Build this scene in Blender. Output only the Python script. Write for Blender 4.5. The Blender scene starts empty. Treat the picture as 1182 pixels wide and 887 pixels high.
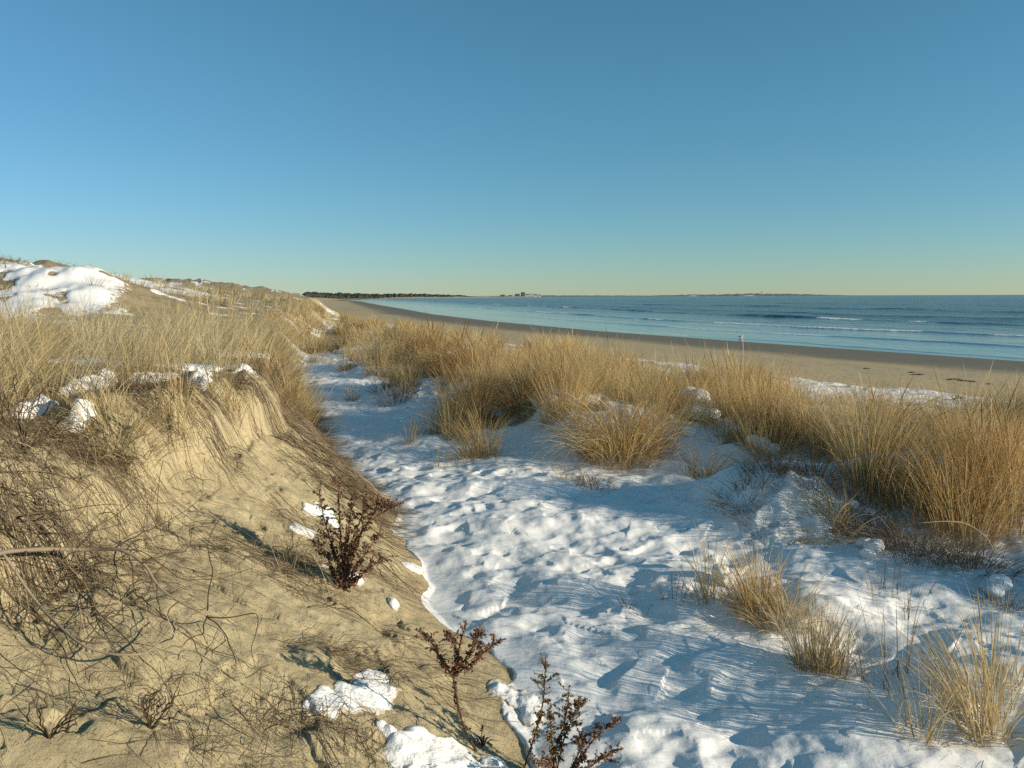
import bpy, math, random
import numpy as np
from mathutils import Vector, Matrix, noise as mnoise

random.seed(7)
rng = np.random.default_rng(11)
S = bpy.context.scene
COL = S.collection
PI = math.pi
R = math.radians

# ------------------------------------------------------------------ camera
CAM_Z = 4.5
cam = bpy.data.cameras.new('camera')
cam.sensor_fit = 'HORIZONTAL'
cam.angle = R(66.0)
cam.clip_start = 0.05
cam.clip_end = 60000
camo = bpy.data.objects.new('camera', cam)
COL.objects.link(camo)
camo.location = (0, 0, CAM_Z)
FPX = 591.0 / math.tan(R(33.0))
PITCH = math.atan((443.5 - 342.4) / FPX)
camo.rotation_euler = (R(90) - PITCH, 0, 0)
ROLL = R(0.2)
CM = Matrix.Rotation(R(90) - PITCH, 3, 'X') @ Matrix.Rotation(-ROLL, 3, 'Z')
camo.rotation_euler = CM.to_euler()
S.camera = camo
CMN = np.array(CM)


def ray(px, py):
    v = np.array([(px - 591.0) / FPX, -(py - 443.5) / FPX, -1.0])
    return CMN @ v            # unnormalised, depth 1 along the view axis


# ------------------------------------------------------------------ noise
def _h(ix, iy, seed):
    a = (ix.astype(np.int64) * 374761393 + iy.astype(np.int64) * 668265263 + seed * 1274126177) & 0xFFFFFFFF
    a = ((a ^ (a >> 13)) * 1274126177) & 0xFFFFFFFF
    a = (a ^ (a >> 16)) & 0xFFFFFFFF
    return a.astype(np.float64) / 4294967295.0


def vn(x, y, seed=0):
    x = np.asarray(x, float); y = np.asarray(y, float)
    ix = np.floor(x); iy = np.floor(y)
    fx = x - ix; fy = y - iy
    ux = fx * fx * fx * (fx * (fx * 6 - 15) + 10); uy = fy * fy * fy * (fy * (fy * 6 - 15) + 10)
    a = _h(ix, iy, seed); b = _h(ix + 1, iy, seed); c = _h(ix, iy + 1, seed); d = _h(ix + 1, iy + 1, seed)
    return (a + (b - a) * ux + (c - a) * uy + (a - b - c + d) * ux * uy) * 2 - 1


def fbm(x, y, seed=0, oct=4, g=0.5, lac=2.03):
    s = 0; a = 1.0; n = 0
    for k in range(oct):
        c, sn = math.cos(k * 1.1), math.sin(k * 1.1)
        s = s + a * vn((x * c - y * sn) + k * 17.3, (x * sn + y * c) - k * 9.1, seed + k * 31)
        n += a; a *= g; x = x * lac; y = y * lac
    return s / n


def worley(x, y, seed=0):
    ix = np.floor(x); iy = np.floor(y)
    best = np.full(np.shape(x), 9.0); rid = np.zeros(np.shape(x))
    for dx in (-1, 0, 1):
        for dy in (-1, 0, 1):
            cx = ix + dx; cy = iy + dy
            px = cx + _h(cx, cy, seed); py = cy + _h(cx, cy, seed + 5)
            d = (px - x) ** 2 + (py - y) ** 2
            m = d < best
            best = np.where(m, d, best); rid = np.where(m, _h(cx, cy, seed + 9), rid)
    return np.sqrt(best), rid


def sst(a, b, x):
    t = np.clip((x - a) / (b - a), 0, 1)
    return t * t * (3 - 2 * t)


# ------------------------------------------------------------------ terrain
SHORE = np.array([(300, -450), (125, -110), (80, -30), (52, 20), (35, 54), (27, 70), (12, 102), (-3.4, 146), (-20, 205),
                  (-39, 292), (-66, 410), (-105, 585), (-150, 790), (-215, 1024), (-300, 1500), (-285, 1900), (-190, 2400),
                  (-40, 2900), (110, 3250), (150, 3420), (60, 3600), (-3000, 4200)], float)
SEG = SHORE[1:] - SHORE[:-1]
SLEN = np.hypot(SEG[:, 0], SEG[:, 1])
SCUM = np.concatenate([[0], np.cumsum(SLEN)])


def shore(x, y):
    """signed distance inland (+) of the waterline and distance along it"""
    x = np.asarray(x, float); y = np.asarray(y, float)
    best = np.full(x.shape, 1e18); sd = np.zeros(x.shape); al = np.zeros(x.shape)
    for i in range(len(SEG)):
        ax, ay = SHORE[i]; bx, by = SEG[i]
        t = np.clip(((x - ax) * bx + (y - ay) * by) / (SLEN[i] ** 2), 0, 1)
        dx = x - (ax + t * bx); dy = y - (ay + t * by)
        d2 = dx * dx + dy * dy
        m = d2 < best
        cr = bx * (y - ay) - by * (x - ax)
        best = np.where(m, d2, best)
        sd = np.where(m, np.sign(cr) * np.sqrt(d2), sd)
        al = np.where(m, SCUM[i] + t * SLEN[i], al)
    return sd, al


YK = [-6, 1.5, 2.6, 3.8, 4.58, 5.75, 6.5, 7.35, 9.9, 12.5, 17, 24, 34, 60, 100, 200]
XF = [2.6, 0.95, 0.5, 0.12, -0.16, -0.66, -0.78, -1.05, -2.15, -3.1, -4.6, -6.4, -8.8, -13.5, -23, -44]
YC = [-6, 2, 4.5, 6.8, 8, 10, 13, 17, 24, 34, 60, 100, 200]
XC = [-5.0, -3.3, -2.95, -2.9, -2.85, -3.15, -4.05, -5.7, -7.7, -10.4, -15.6, -26, -48]
ZC = [3.75, 3.75, 3.72, 3.78, 3.7, 3.6, 3.5, 3.5, 3.6, 3.75, 3.9, 3.9, 3.6]
PT = [-1, 0, .1, .5, .74, .80, .88, 1, 1.12]
PS = [0, 0, .06, .42, .62, .80, .93, .985, 1.0]
MOUNDS = [  # x, y, height, radius : hummocks under the right-hand grass
    (4.4, 8.2, .50, 1.15), (2.62, 7.9, .42, .80), (.78, 12.5, .30, .60), (3.8, 10.7, .34, 1.1), (1.5, 11.6, .48, 1.0), (-.1, 12.6, .32, 1.0),
    (.6, 14.5, .45, 1.5), (-1.3, 17.0, .42, 1.4), (-2.6, 23, .45, 1.9), (-4.6, 32, .5, 2.8), (-8, 45, .5, 4),
    (6.8, 9.4, .5, 1.6), (9.5, 8.4, .5, 2.2), (3.6, 13.5, .4, 2.4), (1.2, 19, .4, 2.8), (-1.5, 28, .4, 3.8), (-13, 62, .6, 6),
    (2.2, 5.4, .10, .5), (3.0, 4.3, .12, .6), (6.3, 4.7, .5, 1.3), (8.5, 3.6, .5, 1.6), (5.6, 7.0, .18, .8)]


def geo(x, y):
    x = np.asarray(x, float); y = np.asarray(y, float)
    d, s = shore(x, y)
    far = sst(150, 400, y)
    z = np.interp(d, [-600, -60, -20, 0, 8, 23, 31, 36, 41, 60, 100, 3000], [-9, -2.0, -.6, 0, .14, .72, 1.25, 1.75, 2.25, 2.3, 2.4, 3.2])
    inl = sst(38, 52, d)
    z = z + inl * far * (1.2 + 1.6 * fbm(x / 38, y / 38, 3, 3) * sst(42, 70, d))
    z = z + sst(26, 40, d) * (.10 * fbm(x / 2.6, y / 2.6, 5, 3)) * (1 - far)
    z = z + sst(1, 8, d) * .035 * fbm(x / 3.0, y / 3.0, 6, 3)
    for mx, my, mh, mr in MOUNDS:
        q = ((x - mx) ** 2 + (y - my) ** 2) / (mr * mr)
        z = z + 1.08 * mh * np.exp(-q ** 1.35)
    xf = np.interp(y, YK, XF); xc = np.interp(y, YC, XC); zc = np.interp(y, YC, ZC)
    nf = 1 - .9 * sst(9, 18, y)
    xf = xf + nf * (.10 * vn(y * 1.3, y * 0 + 2.0, 41) + .06 * vn(y * 4.1, y * 0, 42))
    xc = xc + nf * (.22 * vn(y * 0.8, y * 0 + 2.0, 43) + .10 * vn(y * 2.7, y * 0, 44))
    t = (xf - x) / (xf - xc)
    u = sst(12, 22, y)
    ss = np.interp(t, PT, PS) * (1 - u) + sst(-.15, 1.15, t) * u
    zb = z + (zc - z) * ss
    dx = np.clip(xc - x, 0, 200)
    plat = .28 * (1 - np.exp(-dx / 2.5)) + .16 * fbm(x / 2.2, y / 2.2, 8, 3) * sst(0, 1.5, dx) + .55 * sst(5, 26, dx) * (1 + .5 * fbm(x / 9, y / 9, 12, 3))
    plat = plat + .6 * sst(18, 40, y) * sst(1, 8, dx)
    zb = zb + plat
    # the taller dunes further back
    for hx, hy, hh, rx, ry in ((-16.8, 29, 1.0, 3.2, 6), (-14.2, 27, .55, 2.2, 4), (-29.5, 44, 1.75, 8.0, 9), (-48, 125, 1.75, 13, 16), (-62, 118, 1.5, 10, 14), (-38, 150, 1.3, 10, 18)):
        q = ((x - hx) / rx) ** 2 + ((y - hy) / ry) ** 2
        zb = zb + hh * np.exp(-q) * (1 + .30 * fbm(x / 3.1, y / 3.1, 15, 3) + .16 * fbm(x / 1.0, y / 1.0, 16, 3))
    w = (1 - sst(120, 190, y)) * (t > -.16)
    # face relief : gullies running down the slope, slumped lumps
    on = sst(0.02, .2, t) * (1 - sst(1.0, 1.25, t)) * (1 - sst(25, 60, y))
    gul = .055 * fbm(y * 2.4 + x * .9, (x * 2.4 - y * .9) * .28, 21, 4) + .03 * fbm(x * 5.0, y * 5.0, 22, 3)
    scarp = sst(.58, .78, t) * (1 - sst(.98, 1.1, t))
    gul = gul * (1 + 2.2 * scarp) + .05 * scarp * (np.abs(vn(y * 2.1 + x, x * .6, 23)) - .4)
    crust = sst(-.02, .05, fbm(x / .42 + .5 * y, y / .30, 24, 4)) * .022 + sst(.10, .16, fbm(x / .25, y / .25 + x, 25, 3)) * .008
    zb = zb + on * (gul + crust * (1 - sst(10, 20, y)))
    z = z + (zb - z) * w
    return dict(d=d, s=s, t=t, z=z, w=w, xf=xf, far=far, dx=dx)


def snow_mask(x, y, g):
    t, d, far, dx = g['t'], g['d'], g['far'], g['dx']
    path = (1 - sst(-.005, .035, t + .05 * vn(x * 2.2, y * 2.2, 51) * .6))
    inl = sst(36, 40.5, d + 2.0 * fbm(x / 2.2, y / 2.2, 52, 3))
    band = sst(30, 33.5, d + 3.5 * fbm(x / 3.0, y / 3.0, 53, 3)) * (.50 + .9 * (fbm(x / 1.1, y / 1.1, 54, 4) + .15))
    low = np.maximum(path * inl, np.clip(band, 0, 1) * path)
    # thin and patchy under the ridge grass
    rid = 0
    for mx, my, mh, mr in MOUNDS:
        if mh > .29 and (mx, my) not in ((2.62, 7.9), (.78, 12.5)):
            rid = np.maximum(rid, np.exp(-((x - mx) ** 2 + (y - my) ** 2) / (1.2 * mr * mr)))
    rid = rid * sst(7.0, 7.8, y + .35 * x * 0)
    thin = .7 * sst(.22, .7, rid) * sst(-.25, .3, fbm(x / .55, y / .55, 55, 3) - .02)
    low = low * (1 - .9 * thin)
    # plateau patches, dune slopes
    up = sst(.08, .22, fbm(x / 1.2, y / 1.2, 56, 4) + .04 - .30 * sst(10, 20, y)) * sst(1.02, 1.16, t)
    hill = np.exp(-(((x + 17.6) / 4.4) ** 2 + ((y - 23.0) / 7.5) ** 2)) * 1.9 * sst(-1.6, -3.6, x + .38 * y) + np.exp(-(((x + 30) / 11) ** 2 + ((y - 42) / 12) ** 2)) * 2
    hill = np.clip(hill, 0, 1) * sst(-.42, -.12, fbm(x / 1.1, y / 1.6, 57, 4) + .06)
    top = sst(38, 46, np.hypot(x + 33, (y - 46) * .8) * 0 + y) * sst(5.7, 6.1, g['z'])
    up = np.maximum(up, hill * (1 - .9 * top)) * g['w'] * (t > .99)
    dun = sst(45, 60, d) * np.maximum(far, sst(60, 110, y)) * sst(-.12, .05, fbm(x / 9, y / 9, 58, 4))
    low = low * (1 - sst(24, 36, y) * sst(-.28, .05, fbm(x / 1.5, y / 3.5, 60, 3)) * .95)
    low = np.maximum(low, sst(14, 20, y) * (t > -.05) * (t < .95) * sst(-.15, .12, fbm(x / 1.3, y / 2.2, 59, 3) - .5 * t - .02) * g['w'])
    m = np.maximum(low * (1 - far), up)
    m = np.maximum(m, dun)
    return np.clip(m, 0, 1)


def height(x, y, full=True):
    x = np.asarray(x, float); y = np.asarray(y, float)
    g = geo(x, y)
    m = snow_mask(x, y, g)
    near = 1 - sst(25, 70, np.hypot(x, y))
    sm = sst(.35, .75, m) * (1 - g['far'])
    low = (g['t'] < .2)
    bump = .048 * fbm(x / .60, y / .46, 61, 2) + .024 * fbm(x / .24, y / .19, 62, 2) + .006 * fbm(x / .08, y / .07, 68, 2)
    wd, wid = worley(x / .36, y / .36, 63)
    foot = -.040 * np.exp(-(wd / .42) ** 2) * (wid > .45) * (.4 + .7 * wid)
    wd2, wid2 = worley(x / .17 + 3.3, y / .13, 64)
    foot = foot - .018 * np.exp(-(wd2 / .4) ** 2) * (wid2 > .5)
    tr = sst(-.6, .5, fbm(x / 1.7, y / 1.7, 65, 2) + .55)
    sw = np.where(low, 1.0, .35)
    thick = .012 + .043 * sst(.0, .5, x - g['xf'])
    z = g['z'] + near * sm * (np.where(low, thick, .055) + sw * (bump + foot * tr) * np.where(low, .35 + .65 * sst(0, .5, x - g['xf']), 1))
    sand = .010 * fbm(x * 9, y * 9, 66, 4) + .018 * fbm(x * 3, y * 3, 67, 2)
    z = z + near * (1 - sm) * sand * sst(0, 20, g['d'])
    if full:
        g['snow'] = m; g['z0'] = g['z']; g['z'] = z
        return g
    return z


def hz(x, y):
    return height(np.atleast_1d(x), np.atleast_1d(y), False)


_G = {}


def G(px, py, tmax=400.0):
    """ground point under a point of the picture"""
    key = (round(px, 2), round(py, 2))
    if key in _G: return _G[key]
    r = ray(px, py)
    lo, hi, n = 1.2, tmax, 130
    for it in range(3):
        t = np.geomspace(lo, hi, n); P = r[None, :] * t[:, None]
        f = P[:, 2] + CAM_Z - (geo(P[:, 0], P[:, 1])['z'] if it == 0 else height(P[:, 0], P[:, 1], False))
        k = int(np.argmax(f < 0))
        if k == 0: k = n - 1
        lo, hi, n = (t[max(k - 3, 0)], t[min(k + 2, n - 1)], 60) if it == 0 else (t[k - 1], t[k], 12)
    b = .5 * (lo + hi); q = r * b
    _G[key] = (np.array([q[0], q[1], q[2] + CAM_Z]), b)
    return _G[key]


def at(px, py, depth):
    q = ray(px, py) * depth
    return np.array([q[0], q[1], q[2] + CAM_Z])


# ------------------------------------------------------------------ mesh helpers
def mesh_np(name, V, F, attrs=None, smooth=True):
    V = np.ascontiguousarray(V, np.float32); F = np.ascontiguousarray(F, np.int32)
    me = bpy.data.meshes.new(name)
    me.vertices.add(len(V)); me.vertices.foreach_set('co', V.ravel())
    k = F.shape[1]
    me.loops.add(F.size); me.polygons.add(len(F))
    me.loops.foreach_set('vertex_index', F.ravel())
    me.polygons.foreach_set('loop_start', np.arange(0, F.size, k, dtype=np.int32))
    me.polygons.foreach_set('loop_total', np.full(len(F), k, np.int32))
    me.update(calc_edges=True)
    me.polygons.foreach_set('use_smooth', np.full(len(F), smooth, bool))
    for n, a in (attrs or {}).items():
        at_ = me.attributes.new(n, 'FLOAT', 'POINT')
        at_.data.foreach_set('value', np.ascontiguousarray(a, np.float32).ravel())
    return me


def link(name, me, mat=None, parent=None, loc=None):
    o = bpy.data.objects.new(name, me)
    COL.objects.link(o)
    if mat is not None and len(me.materials) == 0:
        me.materials.append(mat)
    if parent is not None: o.parent = parent
    if loc is not None: o.location = loc
    return o


def tag(o, label=None, cat=None, group=None, kind=None):
    if label: o['label'] = label
    if cat: o['category'] = cat
    if group: o['group'] = group
    if kind: o['kind'] = kind
    return o


def empty(name, loc, label, cat, group=None):
    o = bpy.data.objects.new(name, None)
    o.empty_display_size = .1
    COL.objects.link(o); o.location = loc
    return tag(o, label, cat, group)


def grid_faces(nr, nc):
    i = np.arange(nr - 1)[:, None] * nc + np.arange(nc - 1)[None, :]
    i = i.ravel()
    return np.stack([i, i + 1, i + nc + 1, i + nc], 1)


def tube(pts, rad, n=6):
    """one bent round stem; returns verts, quads"""
    P = np.asarray(pts, float); m = len(P)
    rad = np.broadcast_to(np.asarray(rad, float), (m,))
    T = np.gradient(P, axis=0); T /= (np.linalg.norm(T, axis=1, keepdims=True) + 1e-9)
    ref = np.array([.31, .17, .93])
    if abs(T.mean(0) @ ref) > .85: ref = np.array([.93, .3, .1])
    A = np.cross(T, ref); A /= (np.linalg.norm(A, axis=1, keepdims=True) + 1e-9)
    B = np.cross(T, A)
    an = np.linspace(0, 2 * PI, n, endpoint=False)
    V = P[:, None, :] + rad[:, None, None] * (np.cos(an)[None, :, None] * A[:, None, :] + np.sin(an)[None, :, None] * B[:, None, :])
    F = []
    for i in range(m - 1):
        for j in range(n):
            F.append((i * n + j, i * n + (j + 1) % n, (i + 1) * n + (j + 1) % n, (i + 1) * n + j))
    c0 = len(V.reshape(-1, 3))
    VV = np.concatenate([V.reshape(-1, 3), P[:1], P[-1:]])
    for j in range(n):
        F.append((c0, (j + 1) % n, j, j)); b = (m - 1) * n
        F.append((c0 + 1, b + j, b + (j + 1) % n, b + (j + 1) % n))
    return VV, np.array(F)


def mesh_poly(name, V, F, smooth=True, attrs=None):
    """quads that may be triangles (last index repeated)"""
    me = bpy.data.meshes.new(name)
    me.from_pydata([tuple(v) for v in V], [], [tuple(f) if f[2] != f[3] else tuple(f[:3]) for f in F])
    for p in me.polygons: p.use_smooth = smooth
    for n, a in (attrs or {}).items():
        at_ = me.attributes.new(n, 'FLOAT', 'POINT')
        at_.data.foreach_set('value', np.ascontiguousarray(a, np.float32).ravel())
    return me


class Acc:
    def __init__(s): s.V = []; s.F = []; s.n = 0; s.A = []
    def add(s, V, F, a=0.5):
        V = np.asarray(V, float)
        s.V.append(V); s.F.append(np.asarray(F, int) + s.n); s.n += len(V)
        s.A.append(np.broadcast_to(np.asarray(a, float), (len(V),)))
    def mesh(s, name, smooth=True):
        return mesh_poly(name, np.concatenate(s.V), np.concatenate(s.F), smooth, {'tone': np.concatenate(s.A)})


def spline(pts, n=24):
    P = np.asarray(pts, float)
    if len(P) < 3:
        t = np.linspace(0, 1, n)[:, None]
        return P[0] * (1 - t) + P[-1] * t
    Q = np.vstack([2 * P[0] - P[1], P, 2 * P[-1] - P[-2]])
    out = []
    m = len(P) - 1
    for u in np.linspace(0, m - 1e-6, n):
        i = int(u); f = u - i
        a, b, c, d = Q[i], Q[i + 1], Q[i + 2], Q[i + 3]
        out.append(.5 * (2 * b + (c - a) * f + (2 * a - 5 * b + 4 * c - d) * f * f + (3 * b - 3 * c + d - a) * f ** 3))
    return np.array(out)


# ------------------------------------------------------------------ materials
def new_mat(name):
    m = bpy.data.materials.new(name); m.use_nodes = True
    nt = m.node_tree; nt.nodes.clear()
    return m, nt


class N:
    def __init__(s, nt): s.nt = nt
    def node(s, t, **kw):
        n = s.nt.nodes.new(t)
        for k, v in kw.items(): setattr(n, k, v)
        return n
    def lk(s, a, b): s.nt.links.new(a, b)
    def _in(s, sock, v):
        if hasattr(v, 'is_linked'): s.lk(v, sock)
        elif isinstance(v, (tuple, list)) and len(v) == 3 and sock.type == 'RGBA': sock.default_value = (*v, 1)
        else: sock.default_value = v
    def attr(s, name): return s.node('ShaderNodeAttribute', attribute_name=name).outputs['Fac']
    def pos(s): return s.node('ShaderNodeNewGeometry').outputs['Position']
    def noise(s, vec, scale, detail=4, rough=.55, dist=0):
        n = s.node('ShaderNodeTexNoise'); s.lk(vec, n.inputs['Vector'])
        n.inputs['Scale'].default_value = scale; n.inputs['Detail'].default_value = detail
        n.inputs['Roughness'].default_value = rough; n.inputs['Distortion'].default_value = dist
        return n.outputs['Fac']
    def math(s, op, a, b=0.0, clamp=False):
        n = s.node('ShaderNodeMath', operation=op, use_clamp=clamp)
        s._in(n.inputs[0], a); s._in(n.inputs[1], b); return n.outputs[0]
    def mix(s, f, a, b):
        n = s.node('ShaderNodeMix', data_type='RGBA'); s._in(n.inputs[0], f); s._in(n.inputs[6], a); s._in(n.inputs[7], b)
        return n.outputs[2]
    def fmix(s, f, a, b):
        n = s.node('ShaderNodeMix', data_type='FLOAT'); s._in(n.inputs[0], f); s._in(n.inputs[2], a); s._in(n.inputs[3], b)
        return n.outputs[0]
    def ramp(s, f, stops):
        n = s.node('ShaderNodeValToRGB'); s.lk(f, n.inputs[0])
        e = n.color_ramp.elements
        while len(e) < len(stops): e.new(.5)
        for k, (p, c) in enumerate(stops):
            e[k].position = p; e[k].color = (*c, 1) if len(c) == 3 else c
        return n.outputs[0]
    def range(s, v, a, b, c=0.0, d=1.0, smooth=True):
        n = s.node('ShaderNodeMapRange'); n.interpolation_type = 'SMOOTHSTEP' if smooth else 'LINEAR'
        s._in(n.inputs[0], v)
        for i, q in zip((1, 2, 3, 4), (a, b, c, d)): n.inputs[i].default_value = q
        return n.outputs[0]
    def scale(s, vec, sc, rot=(0, 0, 0)):
        n = s.node('ShaderNodeMapping'); s.lk(vec, n.inputs[0]); n.inputs['Scale'].default_value = sc; n.inputs['Rotation'].default_value = rot
        return n.outputs[0]
    def bump(s, h, dist, strength=1.0, normal=None):
        n = s.node('ShaderNodeBump'); s.lk(h, n.inputs['Height']); n.inputs['Distance'].default_value = dist
        s._in(n.inputs['Strength'], strength)
        if normal is not None: s.lk(normal, n.inputs['Normal'])
        return n.outputs[0]
    def pbsdf(s, **kw):
        n = s.node('ShaderNodeBsdfPrincipled')
        for k, v in kw.items(): s._in(n.inputs[k.replace('_', ' ')], v)
        return n
    def out(s, sh):
        o = s.node('ShaderNodeOutputMaterial'); s.lk(sh.outputs[0] if hasattr(sh, 'outputs') else sh, o.inputs[0])


SNOW_C = (.83, .82, .80)


def mat_ground():
    m, nt = new_mat('sand_and_snow'); n = N(nt)
    P = n.pos()
    snow = n.attr('snow'); wet = n.attr('wet'); deb = n.attr('debris'); far = n.attr('faraway')
    fine = n.noise(P, 38, 5, .65); mid = n.noise(P, 7, 5, .6); big = n.noise(P, .9, 4, .55)
    f1 = n.math('ADD', snow, n.math('MULTIPLY', n.math('SUBTRACT', mid, .5), .9))
    f1 = n.math('ADD', f1, n.math('MULTIPLY', n.math('SUBTRACT', fine, .5), .35))
    sf = n.range(f1, .42, .58)
    grain = n.noise(P, 420, 3, .7)
    # sand
    sand = n.ramp(n.math('ADD', n.math('MULTIPLY', big, .5), n.math('MULTIPLY', mid, .5)),
                  [(.25, (.37, .305, .18)), (.5, (.455, .38, .23)), (.75, (.52, .435, .27))])
    damp = n.range(n.noise(n.scale(P, (1, 1, 2.2)), 1.7, 5, .62, .5), .46, .66)
    sand = n.mix(n.math('MULTIPLY', damp, .45), sand, (.26, .205, .12))
    sand = n.mix(n.range(grain, .58, .74), sand, (.30, .245, .145))
    dbn = n.noise(n.scale(P, (1.0, 1.0, .6)), 17, 6, .75, .6)
    dmask = n.range(n.math('ADD', n.math('MULTIPLY', deb, .9), n.math('MULTIPLY', n.math('SUBTRACT', dbn, .5), 1.5)), .45, .75)
    sand = n.mix(n.math('MULTIPLY', dmask, .6), sand, (.20, .145, .085))
    wn = n.noise(n.scale(P, (.25, .06, 1), (0, 0, -.45)), 1.3, 5, .6)
    wetc = n.math('ADD', wet, n.math('MULTIPLY', n.math('SUBTRACT', wn, .5), .22))
    wf = n.range(wetc, .2, .85)
    beach = n.mix(n.noise(n.scale(P, (.3, .08, 1), (0, 0, -.45)), 3, 5, .65), (.45, .345, .20), (.55, .43, .26))
    isb = n.attr('beach')
    sand = n.mix(isb, sand, beach)
    sand = n.mix(wf, sand, n.mix(n.noise(P, .35, 3, .5), (.185, .142, .082), (.25, .195, .115)))
    sn = n.mix(n.noise(P, 11, 5, .6), SNOW_C, (.88, .875, .86))
    dirt = n.range(n.noise(P, 26, 6, .75), .66, .78)
    sn = n.mix(n.math('MULTIPLY', dirt, .18), sn, (.5, .42, .30))
    col = n.mix(sf, sand, sn)
    rough = n.fmix(sf, n.fmix(wf, .95, .55), .62)
    # relief
    hs = n.math('ADD', n.math('MULTIPLY', n.noise(P, 160, 4, .7), .35), n.math('MULTIPLY', n.noise(P, 26, 5, .6), .9))
    hs = n.math('MULTIPLY', hs, n.fmix(wf, 1.0, .12))
    hn = n.math('ADD', n.math('MULTIPLY', n.noise(P, 65, 5, .62), .25),
                n.math('MULTIPLY', n.noise(n.scale(P, (1, 2.4, 1)), 15, 4, .55), .8))
    hs = n.math('ADD', hs, n.math('MULTIPLY', n.range(n.noise(P, 75, 2, .5), .62, .72), .8))
    h = n.fmix(sf, hs, n.math('ADD', n.math('MULTIPLY', hn, .5), .7))
    b = n.bump(h, .014, n.fmix(far, .8, .0))
    sh = n.pbsdf(Base_Color=col, Roughness=rough, Normal=b)
    n._in(sh.inputs['Specular IOR Level'], n.fmix(sf, n.fmix(wf, .1, .16), .25))
    n.out(sh); return m


def mat_snow():
    m, nt = new_mat('crusted_snow'); n = N(nt)
    P = n.pos()
    c = n.mix(n.noise(P, 11, 5, .6), SNOW_C, (.88, .875, .86))
    h = n.math('ADD', n.math('MULTIPLY', n.noise(P, 55, 5, .62), .5), n.math('MULTIPLY', n.noise(P, 14, 4, .55), .8))
    e = n.range(n.math('ADD', n.attr('sandy'), n.math('MULTIPLY', n.math('SUBTRACT', n.noise(P, 45, 5, .7), .5), .9)), .45, .75)
    c = n.mix(n.math('MULTIPLY', e, .85), c, (.50, .42, .27))
    sh = n.pbsdf(Base_Color=c, Roughness=.6, Normal=n.bump(h, .02, .9))
    sh.inputs['Specular IOR Level'].default_value = .25
    n.out(sh); return m


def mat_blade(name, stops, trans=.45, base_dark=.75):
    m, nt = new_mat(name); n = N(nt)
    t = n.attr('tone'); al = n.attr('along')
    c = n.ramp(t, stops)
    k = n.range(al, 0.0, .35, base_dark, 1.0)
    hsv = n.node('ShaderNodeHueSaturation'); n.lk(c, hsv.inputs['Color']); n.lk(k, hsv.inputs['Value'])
    P = n.pos()
    sp = n.noise(P, 60, 3, .6)
    c2 = n.mix(n.range(sp, .5, .8, 0, .35), hsv.outputs[0], (.13, .085, .045))
    d = n.pbsdf(Base_Color=c2, Roughness=.55); d.inputs['Specular IOR Level'].default_value = .28
    tr = n.node('ShaderNodeBsdfTranslucent'); n.lk(c2, tr.inputs[0])
    mx = n.node('ShaderNodeMixShader'); mx.inputs[0].default_value = trans
    n.lk(d.outputs[0], mx.inputs[1]); n.lk(tr.outputs[0], mx.inputs[2])
    n.out(mx.outputs[0]); return m


def mat_tone(name, stops, rough=.8, bump=0.0, sc=40):
    m, nt = new_mat(name); n = N(nt)
    P = n.pos()
    f = n.math('ADD', n.math('MULTIPLY', n.attr('tone'), .7), n.math('MULTIPLY', n.noise(P, sc, 4, .6), .3))
    c = n.ramp(f, stops)
    sh = n.pbsdf(Base_Color=c, Roughness=rough); sh.inputs['Specular IOR Level'].default_value = .2
    if bump: n.lk(n.bump(n.noise(P, sc * 4, 4, .6), bump), sh.inputs['Normal'])
    n.out(sh); return m


def mat_plain(name, c1, c2, sc=3.0, rough=.8):
    m, nt = new_mat(name); n = N(nt)
    sh = n.pbsdf(Base_Color=n.mix(n.noise(n.pos(), sc, 4, .6), c1, c2), Roughness=rough)
    n.out(sh); return m


def mat_sea():
    m, nt = new_mat('sea_water'); n = N(nt)
    P = n.pos()
    sh_ = n.attr('shallow'); foam = n.attr('foam'); dist = n.attr('dist')
    w1 = n.noise(n.scale(P, (1.0, .45, 1), (0, 0, .45)), .35, 5, .6, .3)
    w2 = n.noise(n.scale(P, (1.0, .5, 1), (0, 0, .3)), 1.6, 4, .6, .2)
    w3 = n.noise(n.scale(P, (1.0, .4, 1), (0, 0, .4)), .05, 4, .6)
    h = n.math('ADD', n.math('ADD', n.math('MULTIPLY', w1, 1.0), n.math('MULTIPLY', w2, .25)), n.math('MULTIPLY', w3, 3.0))
    st = n.fmix(sh_, .85, .10)
    b = n.bump(h, 1.0, st)
    deep = n.mix(n.noise(n.scale(P, (1, .25, 1), (0, 0, .45)), .03, 4, .6), (.013, .046, .082), (.022, .072, .112))
    col = n.mix(sh_, deep, (.10, .130, .150))
    fn = n.noise(n.scale(P, (1, .7, 1)), 2.2, 6, .75)
    ff = n.range(n.math('ADD', foam, n.math('MULTIPLY', n.math('SUBTRACT', fn, .5), 1.1)), .42, .62)
    col = n.mix(ff, col, (.80, .82, .83))
    sh = n.pbsdf(Base_Color=col, Roughness=n.fmix(ff, n.fmix(sh_, .16, .07), .8), Normal=b, IOR=1.33)
    n._in(sh.inputs['Specular IOR Level'], n.fmix(ff, n.fmix(sh_, .06, .45), .1))
    n.out(sh); return m


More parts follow.
